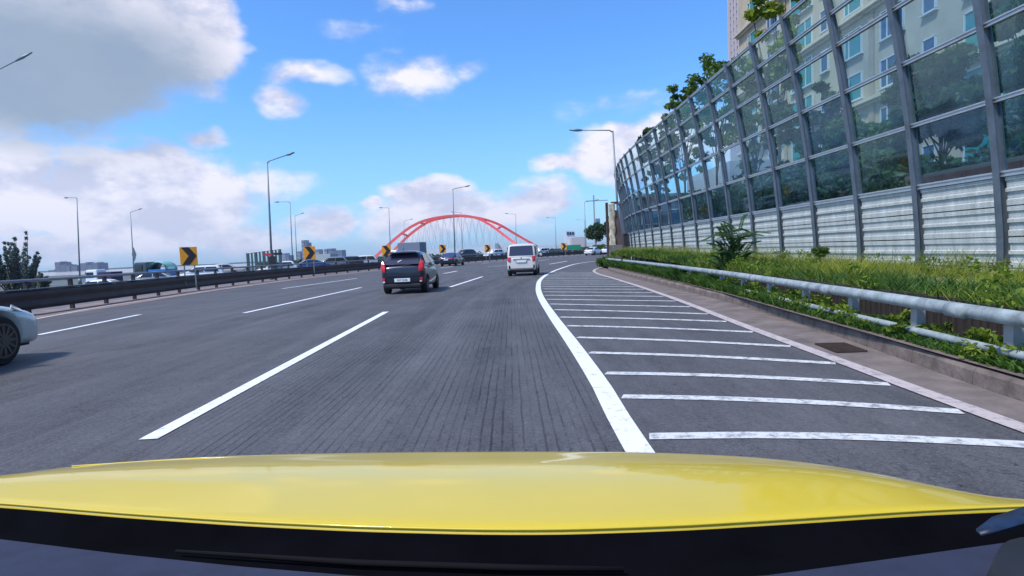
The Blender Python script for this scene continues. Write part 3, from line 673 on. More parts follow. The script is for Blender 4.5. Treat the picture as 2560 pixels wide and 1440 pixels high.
for k, (u, Y, H) in enumerate([(1507, 112, 2.3), (1480, 160, 2.5)]):
    p = at(u, 640, Y); tree((p.x, p.y, -.5), H, 2.6, 1.1, 45 + k, LF_M, ['low green bush right of the bend beside the rear white sedan', 'green hedge clump below the dark round tree'][k], None, n=20, per=120, ls=.2, cat='bush', name='bush', trunk_r=.05)
sc_ = []
r = np.random.default_rng(8)
for k in range(900):
    u = r.uniform(640, 1500); Y = r.uniform(190, 420); p = at(u, 630, Y); sc_.append((p.x, p.y, r.uniform(-.4, 1.0), 1.4))
me = leafy('river_scrub', leaf_mat('scrub_leaf', (.02, .05, .03), (.06, .11, .05), .2), sc_, 26, .5, 1, 4); o = link('river_scrub', me); o['kind'] = 'stuff'; o['label'] = 'low dark green scrub along the river bank beyond the road'; o['category'] = 'scrub'

# ------------------------------------------------------------------ apartment blocks behind the barrier
BEI = mat('beige_render', (.43, .35, .245), .85, 0, .14, .6)
FRM = mat('window_frame_white', (.55, .56, .55), .5)
TEAL = mat('teal_window_glass', (.01, .20, .20), .25, spec=.3)
NAVY = mat('navy_window_glass', (.012, .07, .15), .25, spec=.3)
def building(name, label, x0, x1, y0, y1, z1, wall_m):
    t = thing(name, label, 'building', ((x0 + x1) / 2, (y0 + y1) / 2, 0)); q = MB(); q.box(((x0 + x1) / 2, (y0 + y1) / 2, z1 / 2), (x1 - x0, y1 - y0, z1)); obj('wall', q, wall_m, t, world=True); return t
AX = 24.0; ap = building('apartment_block', 'beige apartment block with teal windows behind the noise barrier', AX, AX + 14, 14, 60, 42, BEI)
def unit_window(w_, h_, glass, mull=0):
    q = MB(); f = .07
    for (cy, cz, dy, dz) in ((0, h_ / 2, w_ + f, f), (0, -h_ / 2, w_ + f, f), (w_ / 2, 0, f, h_), (-w_ / 2, 0, f, h_)): q.box((0, cy, cz), (.14, dy, dz))
    if mull: q.box((0, mull * w_, 0), (.12, .07, h_ - f))
    q.box((-.06, 0, -h_ / 2 - .09), (.26, w_ + .3, .06))
    a = q.mesh('window', FRM); g_ = MB(); g_.box((.02, 0, 0), (.05, w_ - .02, h_ - .02)); return a, g_.mesh('pane', glass)
WT = {'big': unit_window(3.3, 2.1, TEAL, -.2), 'mid': unit_window(1.9, 1.7, TEAL, .25), 'slim': unit_window(.95, 1.5, NAVY), 'nav': unit_window(2.1, 1.7, NAVY, .2)}
for f_ in range(13):
    z = 2.6 + f_ * 2.95
    for (yy, ty) in ((17, 'big'), (21, 'slim'), (24.6, 'mid'), (29.0, 'big'), (33.2, 'slim'), (36.4, 'nav'), (40.4, 'mid'), (44, 'slim'), (47.4, 'big'), (52.4, 'nav'), (56.6, 'mid')):
        a, b = WT[ty]; o = link('window', a, ap, Vector((AX - .05, yy, z)) - ap.location); link('pane', b, o)
for f_ in range(6):
    q = MB(); z = 4.25 + f_ * 5.9; q.box((AX - .25, 37, z), (.5, 46.4, .22)); q.box((AX - .12, 37, z - .2), (.24, 46.2, .14)); obj('ledge', q, mat('ledge_cream', (.5, .44, .34), .8, 0, .1, 1), ap, world=True)
for yy in (27.1, 38.4, 50.2):
    q = MB(); q.box((AX - .06, yy, 21), (.12, .5, 42.0)); obj('pilaster', q, mat('pilaster_tan', (.33, .26, .18), .85, 0, .12, 1), ap, world=True)
tx, ty_ = 93, 236
tw = building('apartment_tower', 'tall pinkish apartment tower with dark window columns at the upper right', 100.5, 116, 240, 262, 120, mat('tower_pink', (.42, .33, .33), .8, 0, .1, .3))
def tower_win():
    q = MB()
    for dz in (-.72, .72): q.box((0, 0, dz), (1.7, .3, .12))
    for dx in (-.8, .8): q.box((dx, 0, 0), (.12, .3, 1.5))
    b = MB(); b.box((0, .05, 0), (1.5, .2, 1.35)); return q.mesh('window', FRM), b.mesh('pane', NAVY)
TA, TB = tower_win()
for f_ in range(18):
    for cy in (242.2, 245.6, 249.0, 252.4, 255.8, 259.2):
        o = link('window', TA, tw, Vector((100.42, cy, 66 + f_ * 2.95)) - tw.location, -math.pi / 2); link('pane', TB, o)
fin_m = MB(); fin_m.box((0, 0, 60), (.7, .5, 120)); fin_m = fin_m.mesh('fin', mat('tower_fin', (.55, .47, .46), .8))
for cy in (240.4, 243.9, 247.3, 250.7, 254.1, 257.5, 261.4): link('fin', fin_m, tw, Vector((100.2, cy, 0)) - tw.location)
# low shops seen through the far panes
b1 = building('low_building', 'dark low building seen through the far end of the glass barrier', 14.0, 24, 64, 74, 6.6, mat('slate_wall', (.06, .07, .10), .6, 0, .2, .8))
q = MB(); q.box((19, 69, 6.75), (10.6, 10.6, .3)); obj('roof', q, mat('roof_grey', (.16, .16, .17), .8), b1, world=True)
for k in range(3):
    q = MB(); q.box((15.6 + k * 3, 63.95, 4.4), (2.2, .12, 1.6)); o = obj('window', q, FRM, b1, world=True); q = MB(); q.box((15.6 + k * 3, 63.9, 4.4), (2.0, .12, 1.4)); obj('pane', q, NAVY, o, world=True)
b2 = building('shop_building', 'pale building with an added red band standing for the arch reflected in the glass panes', 19, 33, 50, 62, 8.2, mat('pale_wall', (.40, .39, .42), .8, 0, .1, 1))
q = MB(); q.box((18.93, 56, 4.6), (.14, 9, .35)); obj('reflection_band', q, mat('reflection_red', (.55, .03, .04), .5), b2, world=True)  # added band, stands in for the red arch mirrored in the barrier glass
for k in range(3):
    q = MB(); q.box((18.95, 52.6 + k * 3.3, 2.9), (.12, 2.4, 1.6)); o = obj('window', q, FRM, b2, world=True); q = MB(); q.box((18.88, 52.6 + k * 3.3, 2.9), (.06, 2.2, 1.4)); obj('pane', q, TEAL, o, world=True)
# brick wall in shade behind the bushes
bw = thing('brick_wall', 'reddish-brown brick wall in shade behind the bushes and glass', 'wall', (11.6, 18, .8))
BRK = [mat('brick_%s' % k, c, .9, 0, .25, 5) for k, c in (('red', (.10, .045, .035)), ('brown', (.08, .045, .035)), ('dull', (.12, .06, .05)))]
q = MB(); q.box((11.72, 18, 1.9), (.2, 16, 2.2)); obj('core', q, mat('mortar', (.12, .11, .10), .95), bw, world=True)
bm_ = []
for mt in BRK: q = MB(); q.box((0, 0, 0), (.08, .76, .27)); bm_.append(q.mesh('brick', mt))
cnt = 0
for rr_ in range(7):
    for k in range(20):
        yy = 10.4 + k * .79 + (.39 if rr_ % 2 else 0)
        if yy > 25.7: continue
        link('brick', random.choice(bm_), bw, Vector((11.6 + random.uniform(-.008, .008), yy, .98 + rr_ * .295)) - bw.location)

# ------------------------------------------------------------------ median guardrail
mg = thing('median_guardrail', 'dark steel guardrail with a top pipe dividing the carriageways on the left', 'guardrail', (-15, 0, 0))
MP = [p for p in MED if p.y > -4]
def sweep(prof, path, name, mt, off=0):
    q = MB(); rings = []
    for i, p in enumerate(path):
        n = nrm(path, i); rings.append([Vector((p.x, p.y, 0)) + n * (a + off) + Vector((0, 0, b)) for a, b in prof])
    q.loft(rings); return obj(name, q, mt, mg, True, True)
sweep([(.10, .16), (.155, .20), (.155, .34), (.10, .42), (.10, .50), (.155, .58), (.155, .72), (.10, .77), (.07, .77), (.07, .16)], MP, 'beam', DKRAIL)
sweep([(.02, .80), (.14, .80), (.15, .835), (.02, .835)], MP, 'cap_strip', MEDTOP)
sweep([(.07, .775), (.12, .775), (.12, .797), (.07, .797)], MP, 'joint_strip', DKRAIL)
q = MB(); q.tube([(p.x, p.y, 1.09) for p in MP], .05, 8); obj('top_pipe', q, MEDTOP, mg, True, True)
mpst = MB(); mpst.box((-.01, 0, .53), (.12, .1, 1.06)); mpst = mpst.mesh('post', DKRAIL)
q = spline([(p.x, p.y) for p in MP], 2.15)
for i, p in enumerate(q[:96]):
    if p.y < 2: continue
    n = nrm(q, i); link('post', mpst, mg, Vector((p.x, p.y, 0)) - mg.location, math.atan2(n.y, n.x))
# chevron boards
def chevron(u, v, wpx, label):
    best = min(range(len(MED)), key=lambda i: abs((MED[i].x / MED[i].y) - (u - 1280) / F * (1 + (v - 628) * 0)) if MED[i].y > 12 else 9)
    p = MED[best]; s = wpx * p.y / F; s = max(.7, min(1.15, s)); h = s * 1.18
    c = at(u, v, p.y); t = thing('chevron_sign', label, 'road sign', (c.x, c.y - .2, 0), 0, 'chevron boards along the median'); z = c.z
    a = math.atan2(-c.x, c.y) * .9; t.rotation_euler.z = a
    q = MB(); q.box((0, 0, z), (s, .03, h)); obj('board', q, ORANGE, t, bevel=.01)
    y = -.019; k = s / 2 * .97; hh_ = h / 2 * .98; q = MB()
    up = [(-k * .85, hh_), (k * .08, hh_), (k * .96, 0), (0, 0)]; lo = [(0, 0), (k * .96, 0), (k * .08, -hh_), (-k * .85, -hh_)]
    for pl in (up, lo): q.slab([(x_, y, z + z_) for x_, z_ in pl][::-1], .006)
    obj('chevron', q, BLACK, t)
    q = MB(); q.box((-s * .3, .06, z / 2 + .1), (.06, .06, z - h * .1)); obj('post', q, GALV, t); q = MB(); q.box((s * .3, .06, z / 2 + .1), (.06, .06, z - h * .1)); obj('post', q, GALV, t)
for a in [(477, 640, 38, 'orange chevron board, the nearest and largest on the median'), (776, 632, 27, 'orange chevron board on the median, second nearest'), (967, 627, 22, 'orange chevron board just left of the black hatchback roof'),
          (1107, 622, 17, 'orange chevron board above the dark blue sedan roof'), (1219, 621, 15, 'orange chevron board left of the white box-shaped car'), (1331, 617, 14, 'orange chevron board half hidden behind the white box-shaped car roof'), (1409, 616, 14, 'orange chevron board, rightmost and smallest')]:
    chevron(*a)

# ------------------------------------------------------------------ street lamps
def lamp(top, base_u, Y, arm, label, r=.09, z0=-.3):
    T = at(top[0], top[1], Y); B = at(base_u, 640, Y); t = thing('street_lamp', label, 'street lamp', (B.x, Y, z0), 0, 'street lamps'); A = at(arm[0], arm[1], Y)
    q = MB(); q.tube([(B.x, Y, z0), ((B.x + T.x) / 2, Y, (z0 + T.z) / 2), (T.x, Y, T.z)], [r, r * .8, r * .55], 8); q.box((B.x, Y, z0 + .35), (r * 3, r * 3, .7)); obj('pole', q, LAMP, t, True, True)
    d = A - T; e = T + d * .72; q = MB(); q.tube([T - Vector((0, 0, .1)), T + d * .08 + Vector((0, 0, .03)), e], [r * .5, r * .45, r * .35], 6); obj('arm', q, LAMP, t, True, True)
    q = MB(); q.tube([e - d * .02, e + d * .1, A], [r * .5, r * 1.1, r * .5], 8); obj('lamp_head', q, LAMP, t, True, True); return t
LS = [((668, 405), 677, 50, (736, 381), 'tallest street lamp left of centre, arm pointing up right', .11), ((725, 505), 730, 84, (686, 505), 'street lamp with level left arm just right of the tallest left lamp', .09),
      ((737, 540), 741, 112, (760, 532), 'small street lamp with short right arm beside the level-armed lamp', .09), ((192, 495), 194, 69, (160, 494), 'street lamp near the left edge, level arm pointing left', .09),
      ((326, 531), 331, 90, (355, 521), 'street lamp left of the largest chevron board, arm up right', .09), ((972, 520), 976, 104, (948, 519), 'street lamp at the left foot of the red arch, arm left', .09),
      ((1010, 553), 1011, 139, (1032, 547), 'thin far lamp against the left limb of the red arch', .08), ((1132, 473), 1137, 77, (1175, 464), 'street lamp in front of the crown of the red arch, arm right', .10),
      ((1153, 532), 1156, 122, (1127, 530), 'far lamp just right of the arch crown lamp, arm left', .08), ((1289, 536), 1291, 135, (1262, 533), 'far lamp at the right limb of the red arch, arm left', .09),
      ((1388, 545), 1391, 161, (1365, 544), 'small far lamp right of the red arch, arm left', .09), ((1461, 506), 1466, 109, (1497, 499), 'lamp beside the dark round tree, arm pointing right', .09),
      ((1532, 327), 1552, 43, (1423, 325), 'large street lamp by the glass barrier with long level left arm', .10), ((1461, 550), 1463, 175, (1441, 549), 'faint far lamp behind the right-armed one', .07)]
for a in LS: lamp(*a)
lamp((-60, 205), -60, 22.8, (80, 131), 'lamp head reaching in from the left edge across the grey cloud', .05)
# small signal boards and a hanging sign
p = at(680, 636, 49.5); sg = thing('signal_board', 'small red and dark signal board on the tallest left lamp pole', 'sign', (p.x, p.y, p.z))
q = MB(); q.box((-.35, 0, 0), (.7, .1, .22)); obj('red_panel', q, mat('reflection_red2', (.45, .03, .04), .5), sg); q = MB(); q.box((.5, 0, .03), (.7, .1, .2)); obj('dark_panel', q, DARK, sg); q = MB(); q.box((0, 0, -.6), (.5, .2, .9)); obj('control_box', q, DARK, sg)
p = at(335, 636, 89); sg = thing('pole_sign', 'small diamond sign on the street lamp left of the largest chevron', 'sign', p)
q = MB(); q.slab([(0, 0, 1.1), (.35, 0, 0), (0, 0, -1.1), (-.35, 0, 0)], .05); obj('plate', q, mat('sign_back', (.12, .15, .17), .6), sg)
# glazed shelter frame beyond the median
def frame_screen(u0, u1, vt0, vt1, vb, Y, label, npan):
    t = thing('screen_frame', label, 'screen', (at(u0, vb, Y).x, Y, -.3)); 
    for k in range(npan + 1):
        f = k / npan; u = u0 + (u1 - u0) * f; vt = vt0 + (vt1 - vt0) * f; a = at(u, vt, Y); q = MB(); wd = .28 if k % 2 == 0 else .12; q.box((a.x, Y, (a.z - .3) / 2), (wd, .2, a.z + .3)); obj('post', q, mat('screen_dark', (.06, .08, .08), .6), t, world=True)
        if k: q = MB(); q.slab([(pa.x + .1, Y, -.2), (a.x - .1, Y, -.2), (a.x - .1, Y, a.z - .15), (pa.x + .1, Y, pa.z - .15)], .03); obj('pane', q, PANES[2], t, world=True); q = MB(); q.tube([(pa.x, Y, pa.z), (a.x, Y, a.z)], .07, 5); obj('rail', q, mat('screen_rail', (.3, .34, .33), .5), t, world=True)
        pa = a
frame_screen(619, 699, 633, 623, 668, 66, 'open frame screen with dark posts beyond the median, behind the tallest lamp', 8)

# ------------------------------------------------------------------ vehicles
SPEC = dict(
 hatch=dict(L=3.6, st=[(0, .42, .84, .60), (.05, .30, .98, .72), (.2, .25, 1.0, .79), (.5, .22, 1.0, .80), (1.2, .2, .97, .80), (2.0, .2, .95, .80), (2.7, .2, .93, .79), (3.2, .22, .82, .76), (3.5, .28, .70, .68), (3.6, .35, .55, .60)],
            cab=(.10, .50, 1.75, 2.75, .755, .555, .97, 1.48), wy=(.62, 3.0), wr=.29, ww=.78),
 boxy=dict(L=3.6, st=[(0, .38, .90, .74), (.04, .28, 1.02, .79), (.5, .22, 1.03, .80), (1.2, .2, 1.02, .80), (2.0, .2, 1.0, .80), (2.8, .2, .98, .79), (3.3, .22, .88, .76), (3.53, .28, .76, .70), (3.6, .35, .6, .62)],
           cab=(.05, .20, 2.25, 3.1, .775, .69, 1.0, 1.69), wy=(.6, 3.1), wr=.29, ww=.78),
 sedan=dict(L=4.8, st=[(0, .38, .82, .76), (.07, .28, .98, .86), (.7, .22, 1.0, .91), (1.5, .2, .95, .92), (2.6, .2, .93, .92), (3.5, .2, .91, .92), (4.2, .22, .80, .90), (4.65, .20, .70, .83), (4.8, .20, .60, .70)],
            cab=(.62, 1.55, 2.75, 3.6, .84, .62, .93, 1.44), wy=(1.05, 3.85), wr=.34, ww=.90),
 suv=dict(L=4.6, st=[(0, .42, .95, .80), (.06, .32, 1.08, .88), (.7, .26, 1.1, .92), (1.5, .24, 1.06, .93), (2.6, .24, 1.04, .93), (3.4, .24, 1.02, .92), (4.1, .26, .95, .90), (4.5, .32, .82, .82), (4.6, .4, .65, .7)],
          cab=(.12, .55, 2.6, 3.4, .85, .68, 1.05, 1.68), wy=(.9, 3.65), wr=.35, ww=.90))
_cache = {}
def body_mesh(kind):
    if kind in _cache: return _cache[kind]
    S = SPEC[kind]; q = MB(); rings = []
    for (y, zb, zt, hw) in S['st']:
        mid = zb + (zt - zb) * .55; rr = [(0, zb), (hw * .86, zb), (hw * .97, zb + .07), (hw, mid), (hw * .985, zt - .10), (hw * .90, zt - .01), (hw * .5, zt + .03), (0, zt + .04)]
        ring = [(x, y, z) for x, z in rr] + [(-x, y, z) for x, z in rr[-2:0:-1]]; rings.append(ring)
    q.loft(rings); me = q.mesh('body', None); o = link('tmp', me); sb = o.modifiers.new('s', 'SUBSURF'); sb.levels = 2; sb.render_levels = 2; cut = []
    for wy in S['wy']:
        for sx_ in (-1, 1):
            c = MB(); c.disc((sx_ * .85, wy, S['wr'] + .02), (1, 0, 0), S['wr'] + .065, .62, 24); co = link('cut', c.mesh('cut', None)); b = o.modifiers.new('b', 'BOOLEAN'); b.object = co; b.operation = 'DIFFERENCE'; b.solver = 'EXACT'; cut.append(co)
    bpy.context.view_layer.update(); dg_ = bpy.context.evaluated_depsgraph_get(); nm = bpy.data.meshes.new_from_object(o.evaluated_get(dg_)); nm.name = 'body'
    if not nm.polygons: nm = me
    for p in nm.polygons: p.use_smooth = True
    nm.materials.clear(); nm.materials.append(DARK)
    for c in cut + [o]: bpy.data.objects.remove(c)
    _cache[kind] = nm; return nm
def patch_slab(c4, iu, iv, off=.012, th=.008, n=1):
    """inset panel on the bilinear face a,b,c,d (a-b lower edge, d-c upper edge); iu,iv = (lo,hi)"""
    a, b, c, d = [Vector(x) for x in c4]; nn = (b - a).cross(d - a).normalized()
    def P(u, v): return (a.lerp(b, u)).lerp(d.lerp(c, u), v) + nn * off
    return MB().slab([P(iu[0], iv[0]), P(iu[1], iv[0]), P(iu[1], iv[1]), P(iu[0], iv[1])], th)
def paint(name, col, metal=.0, coat=.8, rough=.35): return mat(name, col, rough, metal, coat=coat)
def add_wheel(t, x, y, r_, w_, far):
    s_ = 1 if x > 0 else -1; key = ('wheel', r_, far)
    if key not in _cache:
        q = MB(); q.tube([(-w_ / 2, 0, 0), (-w_ / 2 + .03, 0, 0), (w_ / 2 - .03, 0, 0), (w_ / 2, 0, 0)], [r_ * .93, r_, r_, r_ * .93], 28); ty__ = q.mesh('tyre', RUBBER, False)
        m_ = MB(); m_.disc((w_ / 2 + .004, 0, 0), (1, 0, 0), r_ * .66, .012, 26); dm = m_.mesh('rim_back', mat('rim_shadow', (.03, .03, .03), .7)); rm = MB()
        N_ = 28
        ro = [[(w_ / 2 + dx, k_ * math.cos(2 * math.pi * j / N_), k_ * math.sin(2 * math.pi * j / N_)) for j in range(N_)] for dx, k_ in ((.0, r_ * .72), (.02, r_ * .71), (.02, r_ * .62), (.0, r_ * .61))]
        rm.loft(ro, False)
        for k in range(7 if far else 12):
            a = 2 * math.pi * k / (7 if far else 12); d = Vector((0, math.cos(a), math.sin(a))); e = Vector((0, -math.sin(a), math.cos(a))) * (.022 if not far else .03); b0 = Vector((w_ / 2 + .012, 0, 0))
            rm.slab([b0 + d * .04 - e, b0 + d * .04 + e, b0 + d * r_ * .65 + e * .8, b0 + d * r_ * .65 - e * .8][::-1], .012)
        rm.disc((w_ / 2 + .02, 0, 0), (1, 0, 0), r_ * .17, .02, 14); _cache[key] = (ty__, dm, rm.mesh('rim', RIM))
    a, b, c = _cache[key]; o = bpy.data.objects.new('wheel', a); C.objects.link(o); o.parent = t; o.location = (x, y, r_)
    if s_ < 0: o.rotation_euler.z = math.pi
    link('hub_disc', b, o); link('rim', c, o); return o
def car(kind, label, loc, hd, pm_, glass=CGLASS, group=None, far=True, cat='car', name='car', taxi=False):
    S = SPEC[kind]; t = thing(name, label, cat, loc, R(-hd), group); L = S['L']
    b = link('body', body_mesh(kind), t); b.material_slots[0].link = 'OBJECT'; b.material_slots[0].material = pm_
    yb, yr, yf, yfb, hb, hr, z0, z1 = S['cab']; q = MB(); cr = .05
    ym = (yr + yf) / 2
    rings = []
    for (yB, yT, kx, dz) in ((yb, yr, .97, -.01), (yb + (ym - yb) * .3, yr + (ym - yr) * .35, 1, .02), ((yb + yfb) / 2, ym, 1.02, .035), (yfb - (yfb - ym) * .3, yf - (yf - ym) * .35, 1, .02), (yfb, yf, .96, -.02)):
        rings.append([(-hb * kx, yB, z0 - .05), (-hb * kx * .985, yB, z0 + .02), (-(hb * .44 + hr * .56) * kx - .03, yB * .44 + yT * .56, (z0 + z1) / 2 + .03), (-hr * kx, yT, z1 - .045 + dz), (-hr * .6, yT, z1 + dz + .015), (0, yT, z1 + dz + .03), (hr * .6, yT, z1 + dz + .015), (hr * kx, yT, z1 - .045 + dz), ((hb * .44 + hr * .56) * kx + .03, yB * .44 + yT * .56, (z0 + z1) / 2 + .03), (hb * kx * .985, yB, z0 + .02), (hb * kx, yB, z0 - .05)])
    q.loft(rings, True, True); obj('roof', q, pm_, t, True, bevel=.07 if kind == 'hatch' else .035)
    A = lambda sx_, top, rear: ((sx_ * (hr * (.97 if rear else .96)), yr if rear else yf, z1 - .04) if top else (sx_ * hb * (.955 if rear else .945), yb if rear else yfb, z0 + .02))
    # rear window, windscreen, side windows
    fR = [A(-1, 0, 1), A(1, 0, 1), A(1, 1, 1), A(-1, 1, 1)]; obj('rear_window', patch_slab(fR, (.055, .945), (.10, .93), .02, .012), glass, t)
    fF = [A(1, 0, 0), A(-1, 0, 0), A(-1, 1, 0), A(1, 1, 0)]; obj('windshield', patch_slab(fF, (.06, .94), (.06, .95), .02, .012), glass, t)
    for s_ in (1, -1):
        lo0 = Vector((s_ * hb * 1.0, yb, z0 + .02)); lo1 = Vector((s_ * hb * 1.0, yfb, z0 + .02)); hi0 = Vector((s_ * hr * 1.015, yr, z1 - .03)); hi1 = Vector((s_ * hr * 1.015, yf, z1 - .03))
        c4 = [lo0, lo1, hi1, hi0] if s_ > 0 else [lo1, lo0, hi0, hi1]
        for (u0, u1) in (((.10, .50), (.54, .93))):
            if s_ < 0: u0, u1 = 1 - u1, 1 - u0
            obj('side_window', patch_slab(c4, (u0, u1), (.12, .86), .045, .012), glass, t)
        if not far or kind in ('hatch', 'boxy'):
            q = MB(); q.box((s_ * (hb + .13), yfb - .35, z0 + .08), (.2, .12, .15)); obj('mirror', q, pm_ if not taxi else pm_, t, bevel=.03)
    q = MB(); q.box((0, L / 2, .36), (S['ww'] * 1.45, L * .93, .34)); obj('underbody', q, DARK, t)
    for wy in S['wy']:
        for s_ in (-1, 1): add_wheel(t, s_ * (S['ww'] - .10), wy, S['wr'], .2, far)
    return t
def lightq(t, pts, mt, name, th=.02, y=0):
    q = MB(); q.slab([(x, y + d, z) for x, d, z in pts], th); return obj(name, q, mt, t, bevel=.006)
def txt(t, s, size, loc, mt, name='lettering', rot=(R(90), 0, 0)):
    cu = bpy.data.curves.new(name, 'FONT'); cu.body = s; cu.size = size; cu.align_x = 'CENTER'; cu.align_y = 'CENTER'; cu.extrude = .002
    o = link('tmp', cu); bpy.context.view_layer.update(); me = bpy.data.meshes.new_from_object(o.evaluated_get(bpy.context.evaluated_depsgraph_get())); bpy.data.objects.remove(o)
    me.materials.clear(); me.materials.append(mt); me.name = name; o = link(name, me, t, loc); o.rotation_euler = rot; return o
# black hatchback ahead
BLK = paint('paint_black_blue', (.006, .008, .022), .1, .7, .35)
p = ground(1018, 731); hb_ = car('hatch', 'black hatchback with red tail lamps in the lane left of ours', (p.x + .02, p.y - .9, 0), 1.8, BLK, CGLASS2, far=False)
for s_ in (-1, 1):
    q = MB(); q.loft([[(s_ * x, y, z) for x, y, z in rr] for rr in ([(.60, -.03, .80), (.72, .0, .80), (.74, .10, .80), (.60, .06, .80)], [(.585, -.03, .92), (.745, .0, .93), (.785, .16, .93), (.585, .06, .92)], [(.62, .03, 1.08), (.745, .06, 1.10), (.785, .22, 1.10), (.62, .10, 1.08)], [(.66, .10, 1.18), (.71, .12, 1.19), (.73, .2, 1.19), (.66, .16, 1.18)])]); obj('taillight', q, RED, hb_, bevel=.01)
    lightq(hb_, [(s_ * .62, 0, .47), (s_ * .72, .02, .47), (s_ * .72, .02, .58), (s_ * .62, 0, .58)], RED, 'reflector', .03, -.035); lightq(hb_, [(s_ * .62, 0, .42), (s_ * .70, .02, .42), (s_ * .70, .02, .475), (s_ * .62, 0, .475)], PALE, 'reverse_lamp', .03, -.035)
q = MB(); q.box((0, -.03, .50), (.56, .03, .125)); pl = obj('number_plate', q, PLATE, hb_, bevel=.006); txt(pl, '507 5246', .10, (0, -.048, .50), INK)
q = MB(); q.box((0, .36, 1.47), (1.02, .28, .04)); obj('spoiler', q, BLK, hb_, bevel=.02)
q = MB(); q.tube([(.0, .03, 1.02), (.28, .04, 1.03)], .012, 6); obj('rear_wiper', q, DARK, hb_)
q = MB(); q.box((0, .06, .74), (1.1, .1, .03)); q.box((0, .02, .66), (1.22, .1, .02)); obj('tailgate_crease', q, BLK, hb_, bevel=.01)
q = MB(); q.box((0, .05, .30), (1.3, .12, .13)); obj('lower_bumper', q, DARK, hb_, bevel=.03)
q = MB(); q.tube([(.0, .5, 1.53), (.0, .42, 1.66)], [.01, .005], 5); obj('antenna', q, DARK, hb_)
q = MB(); q.slab([(-.22, .185, 1.13), (-.16, .19, 1.14), (-.03, .235, 1.21), (-.06, .235, 1.215), (-.12, .22, 1.19)][::-1], .004); obj('window_sticker', q, PALE, hb_)
# white boxy car
WHT = paint('paint_white', (.66, .62, .585), 0, .6, .3)
p = ground(1305, 690); bx_ = car('boxy', 'white box-shaped mini car ahead in our lane', (p.x, p.y, 0), 5.5, WHT, CGLASS2, far=False)
for s_ in (-1, 1):
    q = MB(); q.loft([[(s_ * x, y, z) for x, y, z in rr] for rr in ([(.60, -.03, .78), (.70, .0, .77), (.73, .05, .78), (.60, .02, .78)], [(.58, -.03, .90), (.73, .0, .90), (.77, .06, .90), (.58, .02, .90)], [(.58, -.02, 1.04), (.72, .02, 1.05), (.76, .08, 1.04), (.58, .03, 1.04)])]); obj('taillight', q, RED, bx_, bevel=.01)
    q = MB(); q.box((s_ * .66, -.01, .50), (.07, .05, .16)); obj('reflector', q, DARK, bx_, bevel=.01)
q = MB(); q.box((0, -.01, .80), (.62, .03, .14)); obj('plate_recess', q, mat('recess_grey', (.4, .39, .39), .5), bx_, bevel=.01)
q = MB(); q.box((0, -.035, .79), (.5, .015, .11)); obj('number_plate', q, PLATE, bx_)
q = MB(); q.box((0, -.015, .915), (.9, .05, .02)); obj('tailgate_trim', q, mat('trim_grey', (.25, .24, .24), .4), bx_)
q = MB(); q.disc((0, -.03, .96), (0, 1, 0), .035, .02, 14); obj('emblem', q, DARK, bx_)
q = MB(); q.box((0, .04, .33), (1.3, .12, .07)); obj('lower_bumper', q, DARK, bx_, bevel=.02)
q = MB(); q.box((0, .0, .42), (1.45, .06, .02)); obj('bumper_line', q, mat('trim_grey', (.3, .3, .3), .4), bx_)
# dark blue sedan
NVY = paint('paint_navy', (.010, .016, .045), .2, .8, .3)
p = ground(1124, 664); sd_ = car('sedan', 'dark blue sedan beyond the black hatchback, in the far left lane', (p.x, 64, 0), 11, NVY, mat('blue_glass', (.03, .05, .13), .1, spec=.9), far=False)
for s_ in (-1, 1):
    q = MB(); q.box((s_ * .66, .0, .82), (.36, .10, .10)); obj('taillight', q, RED, sd_, bevel=.02)
q = MB(); q.box((0, -.02, .83), (.9, .06, .04)); obj('light_bar', q, mat('pink_trim', (.6, .35, .4), .3), sd_); q = MB(); q.box((0, -.04, .72), (.5, .03, .11)); obj('number_plate', q, PLATE, sd_)
# white sedans at the bend
W2 = paint('paint_white_b', (.72, .73, .75), 0, .6, .3)
for k, (u, v, Y, hd, lb) in enumerate([(1470, 639, 104, 32, 'white sedan turning right at the far bend, nearer of two'), (1511, 637, 108, 36, 'white sedan half hidden behind the barrier end at the bend'), (1493, 632, 120, 36, 'white car with dark windows just ahead of the nearer white sedan')]):
    p = at(u, v, Y); c_ = car('sedan' if k < 2 else 'suv', lb, (p.x, p.y, 0), hd, W2)
    for s_ in (-1, 1): q = MB(); q.box((s_ * .66, .0, .82), (.36, .10, .10)); obj('taillight', q, RED, c_, bevel=.02)
# silver-green sedan cut off at the left edge
SLV = paint('paint_silver_green', (.48, .55, .54), .2, .7, .3)
ss_ = car('sedan', 'pale silver sedan cut off by the left edge, front wheel showing', (-8.3, 4.6, 0), -1.5, SLV, far=False); ss_.scale = (1, 1, 1.07)
for s_ in (1, -1):
    q = MB(); q.slab([(s_ * .80, 4.46, .67), (s_ * .90, 4.05, .79), (s_ * .86, 4.10, .83), (s_ * .66, 4.50, .745), (s_ * .60, 4.64, .68)][::s_], .03); obj('headlight', q, mat('headlamp_glass', (.55, .65, .66), .1, .3, coat=.8), ss_, bevel=.01)
